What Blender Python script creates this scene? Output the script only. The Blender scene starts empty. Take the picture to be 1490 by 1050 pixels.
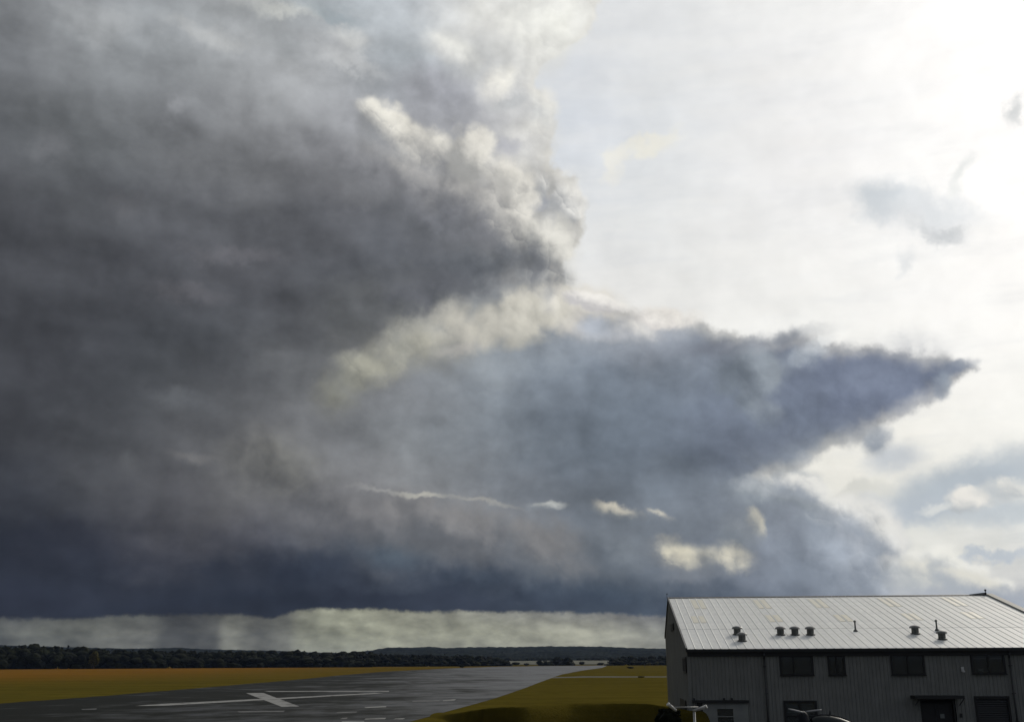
import bpy, bmesh, math, random
import numpy as np
from mathutils import Vector, Matrix

rnd = random.Random(7)
SC = bpy.context.scene
COL = SC.collection

# ------------------------------------------------------------------ camera
F, PW, PH = 1516.0, 1490.0, 1050.0          # focal length in photo pixels, photo size
CAM_H = 5.0                                 # eye height: an upstairs window
PITCH = math.atan((960 - 525) / F)
ROLL = math.radians(0.25)
cr, sr, cp, sp = math.cos(ROLL), math.sin(ROLL), math.cos(PITCH), math.sin(PITCH)
cam_d = bpy.data.cameras.new('camera')
cam = bpy.data.objects.new('camera', cam_d)
COL.objects.link(cam)
cam_d.sensor_fit = 'HORIZONTAL'
cam_d.sensor_width = 36.0
cam_d.lens = 36.0 * F / PW
cam_d.clip_start = 0.1
cam_d.clip_end = 30000
right = Vector((cr, sr * sp, -sr * cp)); up = Vector((sr, -cr * sp, cr * cp)); fwd = Vector((0, cp, sp))
cam.matrix_world = Matrix(((right.x, up.x, -fwd.x, 0), (right.y, up.y, -fwd.y, 0), (right.z, up.z, -fwd.z, CAM_H), (0, 0, 0, 1)))
SC.camera = cam

def ray(px, py):
    x = (px - 745) / F; y = (525 - py) / F
    x, y = x * cr + y * sr, y * cr - x * sr
    return Vector((x, cp - y * sp, sp + y * cp))
def azel(px, py):
    r = ray(px, py)
    return math.degrees(math.atan2(r.x, r.y)), math.degrees(math.atan2(r.z, math.hypot(r.x, r.y)))
def to_px(az, el):
    a, e = math.radians(az), math.radians(el)
    v = Vector((math.sin(a) * math.cos(e), math.cos(a) * math.cos(e), math.sin(e)))
    X, Y, Z = v.dot(right), v.dot(up), v.dot(fwd)
    if Z < 0.05: return None
    return 745 + F * X / Z, 525 - F * Y / Z
def ground(px, py, z=0.0):
    r = ray(px, py)
    t = (z - CAM_H) / r.z
    return Vector((r.x * t, r.y * t, z))

# ------------------------------------------------------------------ exposure
SC.view_settings.view_transform = 'Standard'
SC.view_settings.look = 'None'
SC.view_settings.exposure = 0.0
SC.view_settings.gamma = 1.0
SC.view_settings.use_curve_mapping = False
SC.render.engine = 'CYCLES'
SC.cycles.use_denoising = True
SC.cycles.max_bounces = 5
SC.cycles.diffuse_bounces = 2
SC.cycles.glossy_bounces = 3
SC.cycles.volume_bounces = 0
SC.cycles.sample_clamp_indirect = 4.0

# ------------------------------------------------------------------ sun
SUN_AZ, SUN_EL = 36.0, 31.0                 # ahead and to the right, behind thin bright cloud
sd = bpy.data.lights.new('sun', 'SUN')
sd.energy = 1.5
sd.angle = math.radians(10)
sd.color = (1.0, 0.93, 0.82)
sun = bpy.data.objects.new('sun', sd)
COL.objects.link(sun)
sun_dir = Vector((math.sin(math.radians(SUN_AZ)) * math.cos(math.radians(SUN_EL)),
                  math.cos(math.radians(SUN_AZ)) * math.cos(math.radians(SUN_EL)), math.sin(math.radians(SUN_EL))))
sun.rotation_euler = sun_dir.to_track_quat('Z', 'Y').to_euler()
sun.location = (0, 0, 60)

def s2l(c):
    out = []
    for v in c[:3]:
        v = v / 255.0
        out.append(v / 12.92 if v <= 0.04045 else ((v + 0.055) / 1.055) ** 2.4)
    return out

# ------------------------------------------------------------------ world: clear sky behind layered procedural clouds
world = bpy.data.worlds.new('World')

world.use_nodes = True
wt = world.node_tree
wt.nodes.clear()

class NG:
    def __init__(s, tree, turn=None): s.t = tree; s.turn = turn
    def n(s, kind, **kw):
        nd = s.t.nodes.new(kind)
        for k, v in kw.items(): setattr(nd, k, v)
        return nd
    def put(s, sock, v):
        if v is None: return
        if isinstance(v, bpy.types.NodeSocket): s.t.links.new(v, sock)
        else:
            if hasattr(sock, 'default_value'):
                if sock.type == 'RGBA' and len(v) == 3: v = (*v, 1.0)
                sock.default_value = v
    def m(s, op, a, b=None, c=None, clamp=False):
        nd = s.n('ShaderNodeMath', operation=op, use_clamp=clamp)
        s.put(nd.inputs[0], a); s.put(nd.inputs[1], b); s.put(nd.inputs[2], c)
        return nd.outputs[0]
    def vm(s, op, a, b=None, scale=None):
        nd = s.n('ShaderNodeVectorMath', operation=op)
        s.put(nd.inputs[0], a); s.put(nd.inputs[1], b)
        if scale is not None: s.put(nd.inputs['Scale'], scale)
        return nd.outputs['Value'] if op in ('DOT_PRODUCT', 'LENGTH') else nd.outputs[0]
    def sep(s, v):
        nd = s.n('ShaderNodeSeparateXYZ'); s.put(nd.inputs[0], v); return nd.outputs
    def comb(s, x, y, z=0.0):
        nd = s.n('ShaderNodeCombineXYZ'); s.put(nd.inputs[0], x); s.put(nd.inputs[1], y); s.put(nd.inputs[2], z); return nd.outputs[0]
    def smooth(s, v, a, b, o0=0.0, o1=1.0, kind='SMOOTHSTEP'):
        nd = s.n('ShaderNodeMapRange', interpolation_type=kind, clamp=(kind != 'LINEAR'))
        s.put(nd.inputs['Value'], v)
        for k, x in (('From Min', a), ('From Max', b), ('To Min', o0), ('To Max', o1)): s.put(nd.inputs[k], x)
        return nd.outputs[0]
    def lin(s, v, a, b, o0=0.0, o1=1.0): return s.smooth(v, a, b, o0, o1, 'LINEAR')
    def mix(s, f, a, b, blend='MIX'):
        nd = s.n('ShaderNodeMix', data_type='RGBA', blend_type=blend)
        s.put(nd.inputs[0], f); s.put(nd.inputs[6], a); s.put(nd.inputs[7], b)
        return nd.outputs[2]
    def noise(s, vec, scale, detail=4.0, rough=0.5, lac=2.0, dist=0.0, color=False):
        if s.turn: vec = s.mapping(vec, (0, 0, 0), 0, (1, 1, 1), 'POINT', s.turn)   # off-axis, so no lattice shows
        nd = s.n('ShaderNodeTexNoise')
        s.put(nd.inputs['Vector'], vec)
        for k, x in (('Scale', scale), ('Detail', detail), ('Roughness', rough), ('Lacunarity', lac), ('Distortion', dist)): s.put(nd.inputs[k], x)
        return nd.outputs[1] if color else nd.outputs[0]
    def voro(s, vec, scale, feature='F1'):
        nd = s.n('ShaderNodeTexVoronoi', feature=feature)
        s.put(nd.inputs['Vector'], vec); s.put(nd.inputs['Scale'], scale)
        return nd.outputs['Distance']
    def mapping(s, vec, loc=(0, 0, 0), rot=0.0, scale=(1, 1, 1), kind='TEXTURE', euler=None):
        nd = s.n('ShaderNodeMapping', vector_type=kind)
        s.put(nd.inputs['Vector'], vec); s.put(nd.inputs['Location'], loc)
        s.put(nd.inputs['Rotation'], euler or (0, 0, rot)); s.put(nd.inputs['Scale'], scale)
        return nd.outputs[0]
    def gain(s, col, k):                        # colour times a value between 0.5 and 2, kept as a colour all the way
        f = s.lin(k, 0.5, 2.0)
        return s.mix(f, s.mix(1.0, col, (0.5, 0.5, 0.5, 1), 'MULTIPLY'), (4, 4, 4, 1), 'MULTIPLY')
    def times(s, col, k): return s.mix(1.0, col, (k, k, k, 1), 'MULTIPLY')
    def sphere(s, vec):
        nd = s.n('ShaderNodeTexGradient', gradient_type='SPHERICAL'); s.put(nd.inputs[0], vec); return nd.outputs[1]
    def linear(s, vec):
        nd = s.n('ShaderNodeTexGradient', gradient_type='LINEAR'); s.put(nd.inputs[0], vec); return nd.outputs[1]
    def curve(s, v, pts):                       # piecewise curve, pts in any units
        xs = [p[0] for p in pts]; ys = [p[1] for p in pts]
        x0, x1, y0, y1 = min(xs), max(xs), min(ys), max(ys)
        if y1 - y0 < 1e-6: y1 = y0 + 1e-6
        nd = s.n('ShaderNodeFloatCurve')
        cm = nd.mapping; c = cm.curves[0]
        P = sorted([((x - x0) / (x1 - x0), (y - y0) / (y1 - y0)) for x, y in pts])
        c.points[0].location = P[0]; c.points[1].location = P[-1]
        for q in P[1:-1]: c.points.new(*q)
        for q in c.points: q.handle_type = 'AUTO_CLAMPED'
        cm.extend = 'HORIZONTAL'; cm.update()
        s.put(nd.inputs[1], s.lin(v, x0, x1))
        return s.m('MULTIPLY_ADD', nd.outputs[0], y1 - y0, y0)
    def ramp(s, v, stops, interp='LINEAR'):
        nd = s.n('ShaderNodeValToRGB'); cr_ = nd.color_ramp; cr_.interpolation = interp
        cr_.elements[0].position = stops[0][0]; cr_.elements[0].color = (*stops[0][1], 1)
        cr_.elements[1].position = stops[-1][0]; cr_.elements[1].color = (*stops[-1][1], 1)
        for p, c in stops[1:-1]:
            e = cr_.elements.new(p); e.color = (*c, 1)
        s.put(nd.inputs[0], v); return nd.outputs[0]

W = NG(wt, (0.71, 0.53, 0.94))
tc = W.n('ShaderNodeTexCoord')
D = W.vm('NORMALIZE', tc.outputs['Generated'])
dx, dy, dz = W.sep(D)
AZ = W.m('MULTIPLY', W.m('ARCTAN2', dx, dy), 180 / math.pi)
EL = W.m('MULTIPLY', W.m('ARCSINE', dz), 180 / math.pi)
P0 = W.comb(AZ, EL, 0.0)
HALF = (0.5, 0.5, 0.5)
PXD = 0.0378                                 # degrees of sky per photo pixel, mid frame
# turbulence fields (all functions of the direction in the sky)
Dlow = W.vm('MULTIPLY', D, (1.0, 1.0, 1.6))
nS = W.vm('SUBTRACT', W.noise(Dlow, 9, 6, 0.55, color=True), HALF)
nM = W.vm('SUBTRACT', W.noise(D, 26, 8, 0.6, color=True), HALF)
nF = W.vm('SUBTRACT', W.noise(D, 95, 6, 0.65, color=True), HALF)
def flat(v): return W.vm('MULTIPLY', v, (1, 1, 0))
P_soft = flat(W.vm('ADD', W.vm('ADD', P0, W.vm('SCALE', nS, scale=5.0)), W.vm('SCALE', nM, scale=2.2)))
P_mid = flat(W.vm('ADD', W.vm('ADD', P0, W.vm('SCALE', nM, scale=3.0)), W.vm('SCALE', nF, scale=0.7)))
P_crisp = flat(W.vm('ADD', W.vm('ADD', P0, W.vm('SCALE', nM, scale=1.3)), W.vm('SCALE', nF, scale=0.6)))
P_fine = flat(W.vm('ADD', P0, W.vm('SCALE', nF, scale=0.6)))
# billows: rounded cells, two sizes, on slightly turbulent coordinates
Dw = W.vm('ADD', D, W.vm('SCALE', nM, scale=0.014))
vb = W.m('ADD', W.m('MULTIPLY', W.voro(Dw, 30), 0.6), W.m('MULTIPLY', W.voro(Dw, 75), 0.4))
BILL = W.m('SUBTRACT', 0.42, vb)             # about -0.3 .. 0.4
# cauliflower shading: within each rounded cell, how far towards the sun's side
Dw2 = W.vm('ADD', Dw, W.vm('SCALE', nF, scale=0.006))
def cells(scale):
    nd = W.n('ShaderNodeTexVoronoi', feature='F1'); W.put(nd.inputs['Vector'], Dw2); W.put(nd.inputs['Scale'], scale)
    k = scale * 1.3
    return W.vm('DOT_PRODUCT', W.vm('SUBTRACT', Dw2, nd.outputs['Position']), (math.cos(math.radians(48)) * k, 0, math.sin(math.radians(48)) * k))
def cells_soft(scale):
    st = 0.30 / scale
    d0 = W.voro(Dw, scale)
    d1 = W.voro(W.vm('ADD', Dw, (math.cos(math.radians(48)) * st, 0, math.sin(math.radians(48)) * st)), scale)
    return W.m('MULTIPLY', W.m('SUBTRACT', d1, d0), 2.3)
CAUL = W.m('ADD', W.m('ADD', W.m('MULTIPLY', cells_soft(19), 0.66), W.m('MULTIPLY', cells(56), 0.12)), W.m('MULTIPLY', cells(110), 0.06))
# relief: the same billow height looked up a step towards the sun, for lit and shaded sides
LD = Vector((math.cos(math.radians(48)), 0, math.sin(math.radians(48))))
def relief(scale, detail, rough, step, src=None):
    src = src or D
    a = W.noise(src, scale, detail, rough)
    b = W.noise(W.vm('ADD', src, tuple(LD * step)), scale, detail, rough)
    return W.m('SUBTRACT', a, b)
REL = relief(20, 5, 0.5, 0.012, Dw)          # cumulus size
RELs = relief(7, 6, 0.5, 0.03, Dlow)         # broad
MOT = W.m('SUBTRACT', W.noise(W.vm('MULTIPLY', D, (1.0, 1.0, 2.2)), 9, 7, 0.55), 0.5)

# the lobes are painted on these; a vanishing z term ties them to the shading fields so the node
# program evaluates those first and needs few live registers
tie = W.comb(0.0, 0.0, W.m('MULTIPLY', W.m('ADD', W.m('ADD', BILL, CAUL), W.m('ADD', REL, MOT)), 1e-5))
WARP = {k: W.mapping(W.vm('ADD', v, tie), (0, 0, 0.001), 0, (1, 1, 1), 'POINT') for k, v in (('soft', P_soft), ('mid', P_mid), ('crisp', P_crisp), ('fine', P_fine))}

# --- table of cloud colour, read across the picture and kept as colour ramps over azimuth, one per elevation
GX = [0, 120, 240, 360, 480, 600, 720, 840, 960, 1080, 1200, 1320, 1490]
GRID = {
 0:   [(123,126,129),(146,149,152),(150,155,158),(168,171,172),(165,174,180),(192,196,200),(216,217,216),(232,232,228),(232,232,228),(232,232,228),(232,232,228),(232,232,228),(232,232,228)],
 80:  [(116,119,123),(138,141,144),(150,154,158),(160,163,166),(172,174,176),(168,176,182),(205,206,204),(222,222,220),(225,225,222),(225,225,222),(225,225,222),(225,225,222),(225,225,222)],
 160: [(98,101,105),(108,112,115),(128,131,134),(143,145,148),(148,150,153),(165,167,173),(188,189,192),(220,220,216),(220,220,216),(220,220,216),(220,220,216),(220,220,216),(220,220,216)],
 240: [(84,86,90),(96,99,102),(102,104,108),(112,114,117),(126,127,131),(150,151,152),(176,176,175),(210,209,205),(215,213,208),(215,213,208),(215,213,208),(215,213,208),(215,213,208)],
 320: [(78,80,85),(80,82,87),(84,86,91),(84,86,91),(90,92,97),(108,110,115),(135,137,141),(190,189,185),(212,208,202),(212,208,202),(212,208,202),(212,208,202),(212,208,202)],
 400: [(73,75,80),(75,77,82),(80,82,87),(90,91,96),(84,87,92),(90,93,99),(108,111,116),(180,178,173),(205,203,198),(205,203,198),(205,203,198),(205,203,198),(205,203,198)],
 480: [(69,71,76),(71,73,78),(73,76,81),(78,81,86),(92,94,98),(140,141,134),(146,152,158),(150,157,166),(160,165,174),(138,146,158),(125,134,152),(118,128,148),(118,128,148)],
 560: [(66,68,73),(68,70,75),(74,77,81),(86,88,92),(112,114,116),(135,138,142),(134,142,150),(112,121,132),(116,125,136),(122,131,144),(110,119,138),(110,119,139),(120,129,147)],
 640: [(64,66,71),(67,69,73),(78,80,84),(98,99,101),(120,122,125),(128,133,137),(124,131,138),(104,114,125),(106,116,128),(108,117,135),(118,126,138),(120,128,142),(120,128,142)],
 720: [(56,59,66),(66,68,72),(84,85,89),(102,102,104),(120,121,124),(132,134,136),(124,129,135),(110,118,128),(112,121,131),(132,140,150),(150,158,166),(160,167,173),(170,176,180)],
 790: [(42,46,56),(50,53,62),(66,67,74),(82,83,89),(86,91,100),(104,107,112),(115,118,122),(108,114,121),(120,127,135),(122,130,142),(148,155,166),(165,171,178),(175,180,184)],
 830: [(38,42,53),(42,46,56),(46,50,60),(54,58,68),(56,62,74),(72,79,90),(90,97,107),(98,106,115),(104,112,122),(112,119,130),(138,146,158),(160,167,175),(170,175,180)],
 865: [(38,41,52),(40,44,55),(42,47,58),(42,48,60),(42,47,59),(48,54,66),(56,63,75),(66,76,89),(76,86,98),(90,99,112),(112,120,132),(140,148,158),(160,166,172)],
 890: [(36,39,49),(37,41,51),(40,43,53),(42,46,56),(42,47,58),(46,52,64),(52,58,71),(58,66,79),(66,75,88),(80,88,102),(100,108,122),(130,138,150),(150,156,164)],
}
gy = sorted(GRID); GA = np.array([[s2l(c) for c in GRID[y]] for y in gy])
def table(px, py, G=GA, xs=GX, ys=gy):
    px = min(max(px, xs[0]), xs[-1]); py = min(max(py, ys[0]), ys[-1])
    i = max(0, min(len(xs) - 2, int(np.searchsorted(xs, px)) - 1)); j = max(0, min(len(ys) - 2, int(np.searchsorted(ys, py)) - 1))
    fx = (px - xs[i]) / (xs[i + 1] - xs[i]); fy = (py - ys[j]) / (ys[j + 1] - ys[j])
    return (G[j, i] * (1 - fx) + G[j, i + 1] * fx) * (1 - fy) + (G[j + 1, i] * (1 - fx) + G[j + 1, i + 1] * fx) * fy
def field(vec, G, xs, ys, els, az0=-32, az1=32, n=26):
    x, y, z = W.sep(vec)
    u = W.lin(x, az0, az1)
    out = None
    for k, e in enumerate(els):
        st = []
        for i in range(n):
            a = az0 + (az1 - az0) * i / (n - 1)
            p = to_px(a, e)
            st.append((i / (n - 1), tuple(table(p[0], p[1], G, xs, ys))))
        r = W.ramp(u, st, 'B_SPLINE')
        out = r if out is None else W.mix(W.smooth(y, els[k - 1], e, kind='LINEAR'), out, r)
    return out
ELS = [-1, 2, 3.2, 4.3, 5.6, 7.2, 9, 10.8, 12.6, 14.6, 16.6, 18.8, 21, 23.5, 26, 29, 32, 35.5]
cloud = field(P_soft, GA, GX, gy, ELS)

# --- bright side: clear air and thin veil towards the sun
BX = [760, 860, 960, 1080, 1200, 1320, 1490]
BG = {
 0: [(229,230,228),(230,231,230),(232,233,233),(236,237,236),(242,243,242),(248,248,247),(252,252,251)],
 100: [(213,220,229),(217,222,230),(227,230,232),(233,234,234),(238,239,239),(245,246,246),(252,252,252)],
 250: [(216,221,227),(221,225,229),(228,231,232),(234,235,236),(240,240,240),(248,249,248),(253,253,252)],
 400: [(228,229,226),(230,230,228),(233,233,230),(238,238,235),(244,244,241),(248,248,246),(252,252,250)],
 480: [(228,227,222),(236,234,228),(240,239,235),(243,243,239),(247,247,243),(251,251,248),(253,253,251)],
 600: [(228,227,222),(236,234,228),(238,236,230),(238,236,230),(240,238,231),(244,243,237),(247,247,242)],
 680: [(228,227,222),(230,229,222),(232,230,222),(232,230,222),(236,234,224),(238,236,227),(222,224,221)],
 740: [(220,220,214),(222,222,216),(222,222,216),(222,222,216),(223,223,216),(220,222,219),(214,218,218)],
 800: [(205,208,206),(208,210,208),(210,212,210),(210,212,210),(213,215,212),(220,221,214),(212,216,217)],
 865: [(180,186,190),(180,186,190),(180,186,190),(180,186,190),(186,192,196),(188,193,197),(176,183,192)],
}
by = sorted(BG); BA = np.array([[s2l(c) for c in BG[y]] for y in by])
bright = field(P_mid, BA, BX, by, [0, 3.2, 5.0, 7, 9, 11, 13.5, 17, 21, 25, 29, 34], -4, 32, 16)
# thin streaks of cirrostratus
streak = W.noise(W.vm('MULTIPLY', D, (6, 6, 34)), 1.6, 6, 0.55)
bright = W.mix(W.smooth(streak, 0.42, 0.70, 0, 0.22), bright, (0.97, 0.955, 0.91))
bright = W.mix(W.smooth(streak, 0.50, 0.30, 0, 0.16), bright, tuple(s2l((206, 210, 214))))
low = W.smooth(EL, 12, 4)
bright = W.mix(W.m('MULTIPLY', W.smooth(streak, 0.52, 0.36), W.m('MULTIPLY', low, 0.38)), bright, tuple(s2l((178, 187, 196))))
sky_tex = W.n('ShaderNodeTexSky', sky_type='NISHITA')
sky_tex.sun_disc = False
sky_tex.sun_elevation = math.radians(SUN_EL)
sky_tex.sun_rotation = math.radians(SUN_AZ)
sky_tex.dust_density = 2.0
clear = W.times(sky_tex.outputs[0], 0.1)
bright = W.mix(0.94, clear, W.times(bright, 0.965))
# glare of the veiled sun
sdot = W.vm('DOT_PRODUCT', D, tuple(sun_dir))
glare = W.m('POWER', W.m('MAXIMUM', sdot, 0), 70)
bright = W.mix(W.m('MULTIPLY', glare, 0.10), bright, (1.0, 0.97, 0.92, 1), 'ADD')

# --- where the dark clouds stand
def A(pts): return [azel(*p) for p in pts]
xC, yC, _ = W.sep(P_crisp)
xM, yM, _ = W.sep(P_mid)
edge = [(990,-220),(930,-120),(880,0),(866,40),(806,88),(788,115),(806,150),(812,185),(808,215),(816,243),(846,266),(852,300),(850,345),(834,370),(828,400),(845,425),(900,450),
        (1010,500),(1060,600),(1120,700),(1190,722),(1255,740),(1298,765),(1306,800),(1292,840),(1300,870),(1420,890),(1600,930)]
R1 = W.curve(yC, [(e, a) for a, e in A(edge)])
dL = W.m('SUBTRACT', R1, xC)
top = [(780,470),(820,424),(860,426),(900,441),(960,447),(1010,458),(1040,472),(1100,486),(1150,484),(1185,483),(1200,497),(1250,492),(1300,502),(1350,505),(1385,510),(1412,526),(1428,538)]
bot = [(780,760),(1000,740),(1100,715),(1150,695),(1200,668),(1250,648),(1300,618),(1350,592),(1390,568),(1412,545),(1428,532)]
# the cloud tops are a finer, crisper edge than the trunk of the storm
xF, yF, _ = W.sep(P_fine)
T1 = W.curve(xF, A(top)); B1 = W.curve(xF, A(bot))
dA = W.m('MINIMUM', W.m('SUBTRACT', T1, yF), W.m('SUBTRACT', yF, B1))
dd = W.m('MAXIMUM', dL, dA)
dd = W.m('ADD', dd, W.m('MULTIPLY', BILL, 0.9))
M = W.smooth(dd, -0.12, 0.42)
# silver lining: cream light leaking through the thin rim
rimcol = tuple(s2l((226, 223, 214)))
rim = W.smooth(dd, 1.3, 0.05)
rim = W.m('MULTIPLY', rim, W.smooth(yC, 3, 7, 0.1, 0.5))
cloud_m = W.mix(W.smooth(MOT, -0.25, 0.25), W.times(cloud, 0.84), W.times(cloud, 1.18))
body = W.mix(rim, cloud_m, rimcol)
sky = W.mix(M, bright, body)
ld = (math.cos(math.radians(48)), math.sin(math.radians(48)), 0)

def lobe(acc, c, rx, ry, rot=0, light=None, dark=None, soft=0.5, op=1.0, warp='crisp', bill=0.0, rel=1.2, edge=0.28, caul=None):
    """one swelling of cloud: light on its sunward side, shaded below. centre and radii given in photo pixels, stored as sky angles"""
    a, e = azel(*c)
    p = W.mapping(WARP[warp], (a, e, 0), math.radians(rot), (rx * PXD * 1.45, ry * PXD * 1.45, 1))
    g = W.sphere(p)
    if bill: g = W.m('MULTIPLY_ADD', g, W.m('MULTIPLY', BILL, 2.4 * bill), g)
    msk = W.smooth(g, max(0.03, edge - 0.3 * soft), edge + 0.6 * soft, 0, op)
    light = tuple(s2l(light))
    if dark is None: col = light
    else:
        q = W.mapping(p, (0.5, 0, 0.001), math.radians(rot - 48), (1, 1, 1), 'POINT')
        t = W.linear(q)
        caul = (1.25 * bill) if caul is None else caul
        if rel: t = W.m('MULTIPLY_ADD', REL, rel * (0.7 if caul else 1.3), t)
        if caul: t = W.m('MULTIPLY_ADD', CAUL, caul, t)
        col = W.mix(W.smooth(t, 0.05, 0.95), tuple(s2l(dark)) + (1,), light + (1,))
    return W.mix(msk, acc[0], col), W.m('MULTIPLY', acc[1], W.m('SUBTRACT', 1.0, msk))

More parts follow.
